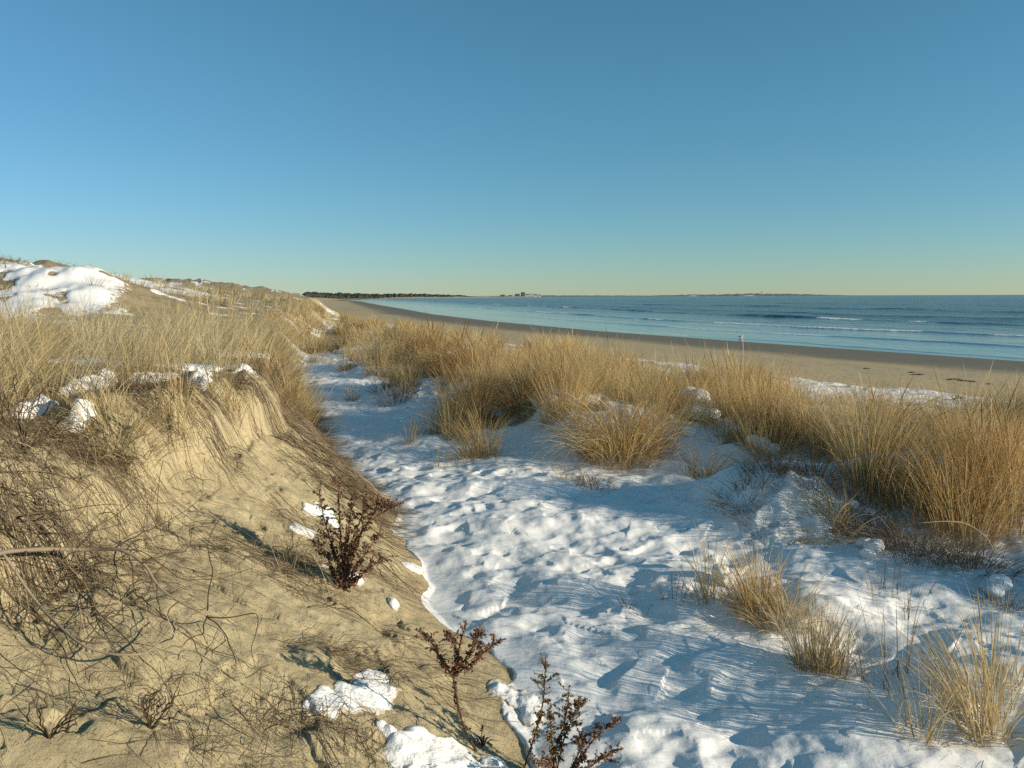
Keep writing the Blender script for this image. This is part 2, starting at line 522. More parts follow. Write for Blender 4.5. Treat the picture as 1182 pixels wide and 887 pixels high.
M = {}
M['ground'] = mat_ground(); M['snow'] = mat_snow(); M['sea'] = mat_sea()
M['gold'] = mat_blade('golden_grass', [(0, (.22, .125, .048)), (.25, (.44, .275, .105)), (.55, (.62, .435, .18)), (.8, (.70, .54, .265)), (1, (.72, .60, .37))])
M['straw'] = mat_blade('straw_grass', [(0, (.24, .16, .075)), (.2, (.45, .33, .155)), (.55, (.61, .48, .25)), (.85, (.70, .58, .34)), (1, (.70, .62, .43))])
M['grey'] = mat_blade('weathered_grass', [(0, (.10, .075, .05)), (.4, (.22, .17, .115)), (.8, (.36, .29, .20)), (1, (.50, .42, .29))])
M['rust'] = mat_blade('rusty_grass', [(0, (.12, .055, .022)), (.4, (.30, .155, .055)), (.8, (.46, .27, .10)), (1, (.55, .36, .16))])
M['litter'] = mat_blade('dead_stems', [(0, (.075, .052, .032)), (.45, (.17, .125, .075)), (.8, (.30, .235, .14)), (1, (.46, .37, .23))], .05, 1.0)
M['weed'] = mat_tone('dried_brown_weed', [(0, (.055, .026, .018)), (.3, (.15, .072, .044)), (.65, (.29, .165, .10)), (1, (.47, .34, .22))], .85)
M['weedpale'] = mat_tone('dried_tan_weed', [(0, (.05, .028, .015)), (.4, (.15, .10, .05)), (.75, (.30, .215, .11)), (1, (.44, .34, .20))], .85)
M['stem'] = mat_tone('dark_stem', [(0, (.035, .022, .016)), (.6, (.085, .05, .032)), (1, (.16, .10, .06))], .8, .002)
M['bark'] = mat_tone('grey_brown_bark', [(0, (.10, .075, .052)), (.5, (.24, .19, .135)), (1, (.42, .35, .26))], .8, .003, 60)
M['twig'] = mat_tone('dark_twig', [(0, (.035, .025, .018)), (.6, (.10, .07, .045)), (1, (.22, .165, .11))], .8)


# ------------------------------------------------------------------ ground sheet
def build_ground():
    th = np.concatenate([np.linspace(-105, -42, 110, endpoint=False), np.linspace(-42, 42, 900, endpoint=False), np.linspace(42, 105, 111)])
    r = np.concatenate([[.02, .4, .8], np.geomspace(1.0, 3.0, 90, endpoint=False), np.geomspace(3.0, 14, 460, endpoint=False),
                        np.geomspace(14, 60, 250, endpoint=False), np.geomspace(60, 6000, 260), [9000, 14000]])
    A, B = np.meshgrid(R(1) * th, r)
    X = B * np.sin(A); Y = B * np.cos(A)
    x = X.ravel(); y = Y.ravel()
    g = height(x, y)
    wet = 1 - sst(5, 22, g['d'] + 2.5 * fbm(x / 14, y / 14, 71, 3))
    beach = sst(-.15, -.02, -g['t']) * (1 - g['far'] * .3)
    beach = np.maximum(beach * (1 - sst(30, 46, g['d']) * .6), g['far'])
    deb = sst(.55, .9, g['t']) * (1 - sst(1.0, 1.1, g['t'])) * .35 + sst(1.0, 1.08, g['t']) * .75 * g['w']
    rid = sst(37, 42, g['d']) * (g['t'] < -.1) * .8
    # matted dead growth on the far end of the bank face
    mat_ = sst(7.6, 9.0, y + .25 * (x + 2)) * sst(.12, .3, g['t']) * .8 * (y < 40)
    deb = np.maximum(np.maximum(deb, rid), mat_) * (1 - g['far'])
    V = np.stack([x, y, g['z']], 1)
    me = mesh_np('ground', V, grid_faces(len(r), len(th)),
                 dict(snow=g['snow'], wet=wet, beach=beach, debris=deb, faraway=sst(15, 60, B.ravel())))
    o = link('ground', me, M['ground'])
    tag(o, 'sandy dune and beach ground with patchy white snow', 'ground', kind='structure')


def build_sea():
    th = np.concatenate([np.linspace(-70, -18, 60, endpoint=False), np.linspace(-18, 40, 620, endpoint=False), np.linspace(40, 100, 90)])
    r = np.concatenate([np.geomspace(22, 45, 40, endpoint=False), np.geomspace(45, 420, 420, endpoint=False), np.geomspace(420, 3500, 150, endpoint=False), np.geomspace(3500, 45000, 40)])
    A, B = np.meshgrid(R(1) * th, r)
    x = (B * np.sin(A)).ravel(); y = (B * np.cos(A)).ravel()
    d, s = shore(x, y); off = -d
    foam = np.zeros_like(x); z = np.zeros_like(x)
    for k, (o0, amp, wd, thr, fw, seed) in enumerate([(2.2, .05, .5, .05, .35, 81), (14, .10, .8, .12, .5, 82), (20, .06, .9, .55, .5, 87), (31, .22, 1.3, .08, .9, 83), (61, .50, 2.6, .20, 2.0, 84),
                                                      (92, .25, 3.5, .9, 2, 88), (138, .45, 5.5, .62, 2.5, 85), (230, .4, 9, .9, 4, 86)]):
        wob = o0 * (.10 * fbm(s / 45, s * 0 + k, seed, 3)) + (1.3 + o0 * .01) * fbm(s / 9, s * 0 + 3 * k, seed + 20, 3)
        q = off - o0 - wob
        env = np.clip(.65 + .75 * fbm(s / 28, s * 0 + 7.7 * k, seed + 40, 3), 0, 1.3)
        z += amp * env * np.exp(-np.where(q < 0, q / (wd * .55), q / (wd * 1.5)) ** 2)
        br = sst(thr - .04, thr + .12, fbm(s / 22, s * 0 + 5.1 * k, seed + 60, 3))
        foam = np.maximum(foam, br * np.exp(-np.where(q < 0, q / (fw * 1.0), q / (fw * .45)) ** 2))
    grow = sst(2, 60, off)
    near = 1 - sst(700, 2500, B.ravel())
    z += near * grow * (.10 * np.sin((off + 3 * vn(x / 30, y / 30, 91)) / 7.0) + .06 * fbm(x / 5, y / 5, 92, 3))
    shallow = 1 - sst(4, 75, off + 7 * fbm(s / 30, off / 12, 93, 3))
    z = np.where(off < -1.5, z - .5, z)
    F = grid_faces(len(r), len(th))
    keep = (off[F].max(1) > -8)
    F = F[keep]
    used = np.unique(F); idx = np.full(len(x), -1); idx[used] = np.arange(len(used))
    V = np.stack([x, y, z + .012], 1)[used]
    me = mesh_np('sea', V, idx[F], dict(foam=foam[used], shallow=shallow[used], dist=sst(100, 3000, B.ravel())[used]))
    o = link('sea', me, M['sea'])
    tag(o, 'blue sea with small breakers along the beach', 'sea', kind='structure')


build_ground()
build_sea()


# ------------------------------------------------------------------ grass
def blades(P, az, lean, bend, L, W, seg=5, roll=None, twist=None, stalk=None, tone=None, limp=None):
    P = np.asarray(P, float); n = len(P)
    f = lambda a: np.broadcast_to(np.asarray(a, float), (n,))
    az, lean, bend, L, W = map(f, (az, lean, bend, L, W))
    roll = rng.normal(0, .7, n) if roll is None else f(roll)
    twist = rng.normal(0, .25, n) if twist is None else f(twist)
    tone = rng.random(n) if tone is None else f(tone)
    stalk = np.zeros(n, bool) if stalk is None else np.broadcast_to(stalk, (n,))
    t = np.linspace(0, 1, seg + 1)
    tm = .5 * (t[1:] + t[:-1])
    th = lean[:, None] + bend[:, None] * tm[None, :] ** 1.5
    a = az[:, None] + twist[:, None] * tm[None, :]
    dl = (L / seg)[:, None]
    st = np.stack([np.sin(th) * np.cos(a) * dl, np.sin(th) * np.sin(a) * dl, np.cos(th) * dl], 2)
    C = np.concatenate([np.zeros((n, 1, 3)), np.cumsum(st, 1)], 1) + P[:, None, :]
    side = np.stack([-np.sin(az), np.cos(az), np.zeros(n)], 1)
    T0 = st[:, seg // 2, :]; T0 = T0 / (np.linalg.norm(T0, axis=1, keepdims=True) + 1e-9)
    nor = np.cross(T0, side)
    wv = np.cos(roll)[:, None] * side + np.sin(roll)[:, None] * nor
    pw = np.where(stalk[:, None], np.interp(t, [0, .6, .72, .9, 1], [.45, .35, 1.6, 1.5, .2])[None, :], (1 - t ** 2.2 * .88)[None, :])
    off = wv[:, None, :] * (pw * W[:, None] * .5)[:, :, None]
    V = np.stack([C - off, C + off], 2).reshape(-1, 3)
    k = (seg + 1) * 2
    i0 = (np.arange(n) * k)[:, None] + (np.arange(seg) * 2)[None, :]
    i0 = i0.ravel()
    F = np.stack([i0, i0 + 1, i0 + 3, i0 + 2], 1)
    al = np.broadcast_to(np.repeat(t, 2)[None, :], (n, k)).ravel()
    tn = np.repeat(tone, k)
    return V, F, al, tn


def grass_obj(name, parts, mat, parent=None, loc=None):
    V = []; F = []; A = []; T = []; n = 0
    for v, f, a, t in parts:
        V.append(v); F.append(f + n); A.append(a); T.append(t); n += len(v)
    V = np.concatenate(V)
    if loc is not None: V = V - np.asarray(loc)[None, :]
    me = mesh_np(name, V, np.concatenate(F), dict(along=np.concatenate(A), tone=np.concatenate(T)), False)
    return link(name, me, mat, parent, loc if parent is None else None)


def disc(n, r, pw=.5):
    a = rng.random(n) * 2 * PI; q = r * rng.random(n) ** pw
    return q * np.cos(a), q * np.sin(a), a, q / r


def tussock(base, hgt, rad, n, mat, label, style='upright', wind=(0, 0), name='grass_tussock', stalks=0, wmul=1.0, tonesh=0.0,
            stalk_lean=None, group='grass tussocks along the snowy path'):
    """a clump of beach grass : Empty at its foot > foliage, seed_stalk ..."""
    bx, by, bz = base
    n = int(n * .8)
    root = empty(name, (bx, by, bz), label, 'grass tussock', group)
    dep = max(1.0, math.hypot(bx, by))
    wmin = .0042 if dep < 9 else .0042 + (dep - 9) * .00016
    parts = []
    x, y, a, q = disc(n, rad, .6)
    P = np.stack([bx + x, by + y, hz(bx + x, by + y) - .015], 1)
    L = hgt * (.80 + .50 * rng.random(n)) * (1.05 - .2 * q)
    if style == 'upright':
        lean = .04 + .30 * q + rng.normal(0, .07, n); bend = .25 + .55 * rng.random(n) ** 2 + .3 * q
    elif style == 'fountain':
        lean = .10 + .55 * q + rng.normal(0, .09, n); bend = .6 + 1.5 * rng.random(n) ** 1.1 + .35 * q; L = L * 1.2
    elif style == 'sparse':
        lean = .05 + .35 * q + rng.normal(0, .12, n); bend = .1 + .7 * rng.random(n) ** 2
    elif style == 'flat':
        lean = .75 + .35 * rng.random(n); bend = .45 + .6 * rng.random(n)
    else:
        lean = .2 + .6 * q + rng.normal(0, .15, n); bend = .5 + 1.2 * rng.random(n)
    vx = np.sin(lean) * np.cos(a + rng.normal(0, .5, n)) + wind[0]; vy = np.sin(lean) * np.sin(a + rng.normal(0, .5, n)) + wind[1]
    az = np.arctan2(vy, vx); lean = np.clip(np.hypot(vx, vy), 0, 1.45)
    W = wmin * (.8 + .6 * rng.random(n)) * wmul
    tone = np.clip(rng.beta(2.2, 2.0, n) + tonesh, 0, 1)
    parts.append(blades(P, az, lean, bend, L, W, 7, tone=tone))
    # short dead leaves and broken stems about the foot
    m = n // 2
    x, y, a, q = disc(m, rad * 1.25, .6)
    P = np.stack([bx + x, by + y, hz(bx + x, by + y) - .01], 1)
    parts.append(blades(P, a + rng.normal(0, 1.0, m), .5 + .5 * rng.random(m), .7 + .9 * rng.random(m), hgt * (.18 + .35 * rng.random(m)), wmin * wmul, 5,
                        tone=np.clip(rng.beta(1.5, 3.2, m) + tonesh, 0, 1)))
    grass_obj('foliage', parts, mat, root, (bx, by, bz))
    for k in range(stalks):
        an = rng.random() * 2 * PI; rr = rad * .5 * math.sqrt(rng.random())
        px, py = bx + rr * math.cos(an), by + rr * math.sin(an)
        p0 = np.array([px, py, hz(px, py)[0] - .01])
        if stalk_lean: ta, tl, tb = stalk_lean[k % len(stalk_lean)]
        else: ta, tl, tb = rng.random() * 2 * PI, .05 + .2 * rng.random(), .05 + .3 * rng.random()
        hh = hgt * (1.12 + .25 * rng.random())
        tt = np.linspace(0, 1, 14); th = tl + tb * tt ** 1.6
        d = np.stack([np.sin(th) * math.cos(ta), np.sin(th) * math.sin(ta), np.cos(th)], 1) * hh / 14
        C = np.vstack([p0, p0 + np.cumsum(d, 0)]) - np.array([bx, by, bz])
        rr_ = np.interp(np.linspace(0, 1, 15), [0, .62, .72, .82, .95, 1], [.0019, .0013, .0042, .0050, .0026, .0006]) * max(1, dep / 9)
        v, f = tube(C, rr_, 5)
        me = mesh_poly('seed_stalk', v, f, True, {'tone': np.full(len(v), .25 + .3 * rng.random()), 'along': np.ones(len(v))})
        link('seed_stalk', me, mat, root)
    return root


def g3(px, py): return G(px, py)[0]


# ---- individual tussocks beside the path, told apart in the photo
T = tussock
T(g3(715, 530), .98, .42, 760, M['gold'], 'large golden fountain-shaped grass tussock spilling over the snow in mid path', 'fountain', (-.10, -.05), stalks=6, wmul=1.25, tonesh=.08)
T(g3(752, 520), .95, .30, 380, M['gold'], 'tall golden tussock standing against the fountain-shaped one', 'upright', (.05, .0), stalks=5)
T(g3(556, 527), .62, .26, 330, M['gold'], 'bushy tan tussock at the path edge with a bright snow bank at its foot', 'upright', (-.05, 0), tonesh=.04, stalks=2)
T(g3(508, 540), .34, .10, 22, M['straw'], 'small open fan of pale blades sticking out of shaded snow', 'sparse', wmul=1.3)
T(g3(535, 530), .30, .18, 110, M['gold'], 'low ragged tan tuft leaning on the bushy path-edge tussock', 'ragged', (-.2, 0))
T(g3(650, 485), .95, .30, 460, M['gold'], 'tall dense golden tussock rising behind a snow-covered hummock', 'upright', stalks=5, tonesh=.05, wmul=1.1)
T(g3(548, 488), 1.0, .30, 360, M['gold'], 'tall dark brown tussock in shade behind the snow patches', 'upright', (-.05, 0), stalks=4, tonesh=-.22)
T(g3(604, 470), .9, .3, 320, M['gold'], 'brown tussock between the dark one and the tall golden one', 'ragged', (0, 0), tonesh=-.1, stalks=3)
T(g3(500, 412), 1.0, .55, 420, M['rust'], 'wide reddish brown tussock sprawling over the path bend', 'fountain', (-.25, -.1), stalks=3, wmul=1.2)
T(g3(538, 430), 1.0, .45, 360, M['rust'], 'rusty tussock leaning over small snow lumps beyond the bend', 'fountain', (-.2, 0), wmul=1.2, stalks=3)
T(g3(431, 404), .8, .30, 220, M['gold'], 'bright golden spray where the path narrows', 'fountain', wmul=1.3, tonesh=.15)
T(g3(408, 462), .42, .13, 60, M['gold'], 'little lone tan tuft standing in the middle of the snowy path', 'sparse', wmul=1.3)
T(g3(458, 462), .48, .35, 200, M['grey'], 'greyish sparse tussock in the snow beside the lone tuft', 'sparse', wmul=1.3)
T(g3(474, 448), .55, .22, 130, M['gold'], 'short tan tussock in front of the reddish sprawling one', 'upright', wmul=1.3)
T(g3(474, 512), .40, .09, 34, M['gold'], 'thin upright wisp of tan blades near the path centre', 'sparse', wmul=1.2)
T(g3(497, 500), .40, .25, 80, M['gold'], 'scattered thin tan blades in snow left of the dark tussock', 'sparse', wmul=1.2)
T(g3(685, 562), .20, .20, 190, M['grey'], 'low grey brown tuft poking out of bright snow', 'ragged')
T(g3(655, 552), .16, .22, 70, M['straw'], 'few short straws in the snow beside the low grey tuft', 'sparse')
T(g3(815, 552), .52, .15, 120, M['gold'], 'bent mid-size tuft with a snow cap on its stubble', 'ragged', (.1, 0), wmul=1.2, tonesh=-.05)
T(g3(797, 545), .22, .08, 26, M['grey'], 'dark short stubble beside the snow-capped bent tuft', 'sparse')
T(g3(880, 497), .72, .36, 560, M['gold'], 'dense honey-coloured tussock above the dark hollow with a snow lump', 'upright', stalks=7, tonesh=.02)
T(g3(848, 480), .85, .4, 380, M['gold'], 'thick golden tussock behind the jagged snow chunks', 'upright', stalks=5)
T(g3(1005, 563), .92, .30, 560, M['gold'], 'big bright tussock with long dark stalks arching toward the sea', 'upright', (.05, 0), stalks=9, tonesh=.04, wmul=1.1,
  stalk_lean=[(0, .1, .35), (0, .25, .6), (.1, .3, .8), (0, .35, 1.0), (-.2, .28, .75), (.3, .15, .5), (0, .05, .2), (2.5, .1, .2), (0, .4, .9)])
T(g3(1108, 617), .80, .30, 520, M['gold'], 'largest golden tussock, on the brow above the dark shaded hollow', 'upright', (-.02, 0), stalks=6, tonesh=0, wmul=1.1)
T(g3(1060, 590), .7, .3, 260, M['gold'], 'golden tussock filling the gap between the two biggest ones', 'upright', stalks=2)
T(g3(1165, 590), .85, .4, 420, M['gold'], 'golden tussock at the picture edge behind the largest one', 'upright', stalks=5)
T(g3(985, 600), .35, .28, 260, M['grey'], 'dull brown matted tuft strewn with snow crumbs', 'ragged', (-.1, -.1))
T(g3(955, 612), .48, .22, 260, M['gold'], 'flattened golden tuft pressed down under the big snow mound', 'flat', (-.7, -.35), wmul=1.2, tonesh=.1)
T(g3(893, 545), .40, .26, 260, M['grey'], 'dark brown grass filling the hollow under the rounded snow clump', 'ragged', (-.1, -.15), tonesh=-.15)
T(g3(938, 558), .45, .24, 260, M['rust'], 'rusty brown tuft at the top edge of the big snow mound', 'ragged', (-.15, 0), tonesh=-.05)
T(g3(1010, 625), .34, .26, 260, M['grey'], 'brown matted tuft behind the snow chunk in the hollow', 'ragged', (-.15, -.1), tonesh=-.05)
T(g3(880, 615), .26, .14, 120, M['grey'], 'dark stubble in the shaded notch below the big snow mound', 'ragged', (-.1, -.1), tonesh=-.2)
T(g3(1140, 560), .8, .3, 300, M['rust'], 'rusty tinged tussock behind the largest golden one', 'upright', (.05, 0), stalks=4)
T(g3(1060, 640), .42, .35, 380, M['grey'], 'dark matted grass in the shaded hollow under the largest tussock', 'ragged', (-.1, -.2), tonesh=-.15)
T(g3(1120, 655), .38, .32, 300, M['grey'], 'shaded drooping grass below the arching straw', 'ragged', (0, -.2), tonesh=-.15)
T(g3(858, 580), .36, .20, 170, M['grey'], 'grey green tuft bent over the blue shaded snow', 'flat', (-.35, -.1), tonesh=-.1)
T(g3(818, 690), .46, .11, 70, M['straw'], 'airy fan of long pale blades with snow lumps at its foot', 'sparse', (-.08, 0), wmul=1.1)
T(g3(872, 700), .46, .17, 300, M['gold'], 'golden upright clump behind the airy fan', 'upright', (-.12, 0), tonesh=.05)
T(g3(905, 720), .42, .15, 190, M['straw'], 'straw clump adjoining the golden upright one on the snow edge', 'ragged', (-.1, 0))
T(g3(942, 772), .44, .13, 240, M['straw'], 'fine pale bristly clump at the front end of the row on the snow ridge', 'sparse', (0, 0), tonesh=-.05)
T(g3(968, 775), .3, .12, 60, M['grey'], 'thin grey wisps beside the fine bristly clump', 'sparse')
T(g3(1128, 842), .62, .13, 230, M['straw'], 'straw tussock with blades leaning toward the path, nearest the camera', 'upright', (-.20, 0), tonesh=.02, stalks=1)
T(g3(1150, 800), .5, .16, 90, M['straw'], 'loose straw blades just behind the nearest tussock', 'sparse', (-.05, 0))
T(g3(1062, 852), .42, .10, 46, M['straw'], 'sparse long straws beside the nearest tussock', 'sparse', (-.1, 0), wmul=1.1)
T(g3(1030, 790), .46, .30, 60, M['grey'], 'wispy grey blades scattered over the shaded snow', 'sparse', (-.05, 0))
T(g3(1155, 700), .22, .12, 90, M['grey'], 'small grey tuft under a snow cap in the shade', 'ragged')
T(g3(1035, 690), .3, .25, 40, M['grey'], 'few thin wisps in deep blue shade', 'sparse')
T(g3(725, 700), .16, .05, 12, M['grey'], 'few tiny twiggy straws on the open snow', 'sparse')
T(g3(778, 690), .2, .10, 20, M['grey'], 'small twiggy straws in front of the airy fan', 'sparse')
# on the bank
T(g3(128, 500), .42, .26, 330, M['straw'], 'straw tussock hanging over the sand scarp under a snow ledge', 'ragged', (.15, -.25), name='grass_tussock', group='grass tussocks on the bank', tonesh=-.08)
T(g3(205, 470), .42, .16, 130, M['straw'], 'short straw tuft on the scarp lip between two snow lumps', 'upright', (.1, -.1), group='grass tussocks on the bank', tonesh=-.1)
T(g3(258, 455), .40, .15, 130, M['straw'], 'brown tuft on the scarp lip beside the dark notch', 'upright', (.1, -.1), group='grass tussocks on the bank', tonesh=-.2)
T(g3(312, 440), .6, .3, 280, M['gold'], 'brown tussock at the corner of the bank above the path', 'ragged', (.2, -.1), group='grass tussocks on the bank', tonesh=-.12)


# ---- dense stands nobody could count
def scatter(n, xr, yr, dens, seed):
    """points in a box, kept where dens says"""
    r = np.random.default_rng(seed)
    out = []; got = 0
    for _ in range(14):
        x = r.uniform(*xr, 40000); y = r.uniform(*yr, 40000)
        k = r.random(40000) < dens(x, y)
        out.append(np.stack([x[k], y[k]], 1)); got += k.sum()
        if got >= n: break
    return np.concatenate(out)[:n]


def scatter_strip(n, yr, side, w0, wk, wmax, off, dens, seed):
    """points along the dune line : thinner with distance, on one side of the bank foot"""
    r = np.random.default_rng(seed)
    out = []; got = 0
    for _ in range(14):
        y = np.exp(r.uniform(math.log(yr[0]), math.log(yr[1]), 60000))
        ref = np.interp(y, YC, XC) if side < 0 else np.interp(y, YK, XF)
        x = ref + side * (off + r.random(60000) * np.minimum(w0 + wk * y, wmax))
        k = r.random(60000) < dens(x, y)
        out.append(np.stack([x[k], y[k]], 1)); got += k.sum()
        if got >= n: break
    return np.concatenate(out)[:n]


def d_bank(x, y):
    g = geo(x, y)
    c = sst(-.35, .35, fbm(x / .5, y / .5, 101, 3) + .1)
    big = sst(-.40, .05, fbm(x / 2.1, y / 2.1, 102, 2) + .12 + .3 * (1 - sst(7, 10, y)))
    hill = np.exp(-(((x + 17.6) / 4.0) ** 2 + ((y - 23.0) / 7) ** 2)) * 1.7 * sst(-1.6, -3.4, x + .38 * y) + np.exp(-(((x + 30) / 10) ** 2 + ((y - 42) / 11) ** 2)) * 1.5
    return sst(1.03, 1.17, g['t']) * (.25 + .75 * c) * (.25 + .75 * big) * np.clip(1 - hill, .04, 1) * (1 - .6 * sst(-9, -14, x) * (y < 30))


def clumps(name, cen, per, hgt, rad, mat, label, wind, wk, seg=5, stalkp=.012, tonesh=0.0, open_=.45):
    """a stand of grass growing in tufts"""
    m = len(cen)
    dc = np.hypot(cen[:, 0], cen[:, 1])
    nb = (per * rng.uniform(.5, 1.4, m) * np.clip(wk * 1.3 / dc, .30, 1)).astype(int)
    ci = np.repeat(np.arange(m), nb); n = len(ci)
    cx, cy = cen[ci, 0], cen[ci, 1]
    rc = (rad * rng.uniform(.6, 1.4, m))[ci]
    hc = (hgt * rng.uniform(.55, 1.25, m))[ci]
    tc = (rng.normal(0, .19, m) + tonesh)[ci]
    oc = (open_ * rng.uniform(.4, 1.6, m))[ci]
    bc = rng.uniform(.1, 1.1, m)[ci] ** 1.4
    wx = (wind[0] + rng.normal(0, .10, m))[ci]; wy = (wind[1] + rng.normal(0, .10, m))[ci]
    a = rng.random(n) * 2 * PI; q = rng.random(n) ** .6
    x = cx + rc * q * np.cos(a); y = cy + rc * q * np.sin(a)
    z = hz(x, y) - .015
    dist = np.hypot(x, y)
    low = rng.random(n) < .30
    st = (rng.random(n) < stalkp) & ~low
    W = .0042 * np.maximum(1, dist / wk) * (.7 + .6 * rng.random(n))
    L = hc * (.70 + .42 * rng.random(n)) * (1 - .55 * sst(-6.0, -9.5, x) * (y < 26))
    L = np.where(low, L * .45, np.where(st, L * 1.28, L))
    ln = oc * q + np.abs(rng.normal(0, .10, n)) + low * .5
    ja = a + rng.normal(0, .5, n)
    vx = ln * np.cos(ja) + wx; vy = ln * np.sin(ja) + wy
    tone = np.clip(rng.beta(2.4, 2.0, n) + tc - low * .25, 0, 1)
    bend = (.12 + .9 * rng.random(n) ** 1.6 * (.4 + bc)) * np.where(st, .35, 1) + low * .7
    p = blades(np.stack([x, y, z], 1), np.arctan2(vy, vx), np.clip(np.hypot(vx, vy), 0, 1.35), bend, L, W, seg, stalk=st, tone=tone)
    o = grass_obj(name, [p], mat)
    return tag(o, label, 'dune grass', kind='stuff')


pb = scatter_strip(1250, (2.5, 110), -1, 3, 1.0, 45, -.1, d_bank, 5)
clumps('dune_grass', pb, 105, .72, .24, M['straw'], 'pale straw dune grass covering the top of the bank', (.20, .03), 8, stalkp=.003, tonesh=.09)


def d_ridge(x, y):
    g = geo(x, y)
    rid = 0
    for mx, my, mh, mr in MOUNDS:
        if mh > .29 and (mx, my) not in ((2.62, 7.9), (.78, 12.5)): rid = np.maximum(rid, np.exp(-((x - mx) ** 2 + (y - my) ** 2) / (2.0 * mr * mr)))
    c = sst(-.26, .12, fbm(x / .9, y / .9, 121, 3) + .10 * sst(9.5, 12, y))
    keep = 1 - .97 * np.exp(-(((x - 2.6) / .85) ** 2 + ((y - 7.7) / .9) ** 2))
    keep = keep * (1 - .9 * np.exp(-(((x - .7) / .5) ** 2 + ((y - 11.0) / .8) ** 2)))
    keep = keep * (1 - .85 * np.maximum(np.exp(-(((x - 2.5) / .8) ** 2 + ((y - 10.1) / .8) ** 2)), np.exp(-(((x - 3.2) / .9) ** 2 + ((y - 9.3) / .55) ** 2))))
    keep = keep * (1 - .95 * np.maximum(np.exp(-(((x - .75) / .55) ** 2 + ((y - 12.2) / .8) ** 2)), np.exp(-(((x - 2.85) / .45) ** 2 + ((y - 12.0) / 1.1) ** 2))))
    lane = y + .36 * x
    keep = keep * (1 - .92 * sst(5.1, 5.5, x) * sst(7.3, 7.7, lane) * (1 - sst(10.2, 11, lane)))
    return sst(.25, .8, rid) * (.06 + .94 * c) * keep * (g['t'] < -.45) * sst(37.8, 42, g['d']) * sst(7.0, 8.0, y + .95 * np.clip(x - 3.6, 0, 4))


pr = scatter_strip(720, (3.8, 130), 1, 9, .35, 18, .4, d_ridge, 7)
clumps('dune_grass', pr, 150, .74, .24, M['gold'], 'golden dune grass along the foredune between path and beach', (.02, .0), 10, stalkp=.02, tonesh=.06)
pr = scatter_strip(160, (3.8, 60), 1, 9, .35, 18, .4, d_ridge, 8)
clumps('dune_grass', pr, 150, .50, .28, M['rust'], 'rusty brown dune grass mixed through the foredune stand', (-.08, -.03), 10, stalkp=.01, open_=.8)


def d_foot(x, y):   # thin growth spilling from the bank toward the far path
    g = geo(x, y)
    return np.where((g['t'] > .22) & (g['t'] < 1.05), 1, .55 * sst(22, 32, y) * (g['t'] <= .22) * (g['t'] > -1.4)) * sst(11, 16, y) * sst(-.2, .3, fbm(x / .8, y / .8, 131, 3) + .1) 


pf = scatter_strip(520, (10, 110), -1, 1.6, .16, 14, -2.2, d_foot, 9)
clumps('dune_grass', pf, 90, .6, .28, M['straw'], 'tan dune grass spilling down the far end of the bank', (.30, -.1), 10, tonesh=-.08)


def d_hill(x, y):
    g = geo(x, y)
    hill = np.exp(-(((x + 16.5) / 5.5) ** 2 + ((y - 27) / 7.0) ** 2)) + np.exp(-(((x + 30) / 10) ** 2 + ((y - 42) / 11) ** 2))
    return np.clip(hill, 0, 1) * (.12 + .88 * sst(.0, .3, fbm(x / 2.2, y / 2.2, 151, 3) + .25 * sst(5.3, 6.0, g['z'])))


ph = scatter(170, (-42, -9), (18, 58), d_hill, 10)
clumps('dune_grass', ph, 46, .42, .32, M['grey'], 'sparse weathered grass dotted over the snowy dune', (.15, 0), 12, stalkp=0, open_=.9)


# ------------------------------------------------------------------ dead stems lying on the bank face
def slope_dir(x, y, e=.08):
    gx = (geo(x + e, y)['z'] - geo(x - e, y)['z']) / (2 * e); gy = (geo(x, y + e)['z'] - geo(x, y - e)['z']) / (2 * e)
    return gx, gy


def lying(name, pts, L, W, mat, label, spread, tonesh=0.0, lift=.02, across=0.0, kind='stuff', seg=6):
    n = len(pts); x, y = pts[:, 0].copy(), pts[:, 1].copy()
    gx, gy = slope_dir(x, y)
    az = np.arctan2(-gy, -gx) + rng.normal(0, spread, n) + across
    L = L * (.4 + .9 * rng.random(n)); W = W * (.6 + .8 * rng.random(n))
    cur = rng.normal(0, .45, n) * np.where(rng.random(n) < .15, 3, 1)
    t = np.linspace(0, 1, seg + 1)
    C = np.zeros((n, seg + 1, 3)); C[:, 0, 0] = x; C[:, 0, 1] = y
    for k in range(seg):
        a = az + cur * (t[k] - .3)
        C[:, k + 1, 0] = C[:, k, 0] + np.cos(a) * L / seg; C[:, k + 1, 1] = C[:, k, 1] + np.sin(a) * L / seg
    z = height(C[:, :, 0].ravel(), C[:, :, 1].ravel(), False).reshape(n, seg + 1)
    arch = (lift * rng.random(n) ** 2.2)[:, None] * np.sin(PI * np.clip(t * (.8 + .4 * rng.random((n, 1))), 0, 1))
    C[:, :, 2] = z + .004 + arch * 2
    D = np.gradient(C, axis=1); side = np.stack([-D[:, :, 1], D[:, :, 0], np.zeros_like(z)], 2)
    side /= (np.linalg.norm(side, axis=2, keepdims=True) + 1e-9)
    up = np.array([0, 0, 1.0])
    rl = rng.normal(0, .8, n)
    wv = np.cos(rl)[:, None, None] * side + np.sin(rl)[:, None, None] * up
    off = wv * ((1 - .6 * t ** 2)[None, :] * W[:, None] * .5)[:, :, None]
    V = np.stack([C - off, C + off], 2).reshape(-1, 3)
    k = (seg + 1) * 2
    i0 = ((np.arange(n) * k)[:, None] + (np.arange(seg) * 2)[None, :]).ravel()
    F = np.stack([i0, i0 + 1, i0 + 3, i0 + 2], 1)
    tone = np.repeat(np.clip(rng.beta(2, 2.3, n) + tonesh, 0, 1), k)
    o = grass_obj(name, [(V, F, np.ones(n * k), tone)], mat)
    return tag(o, label, 'dead stems', kind=kind)


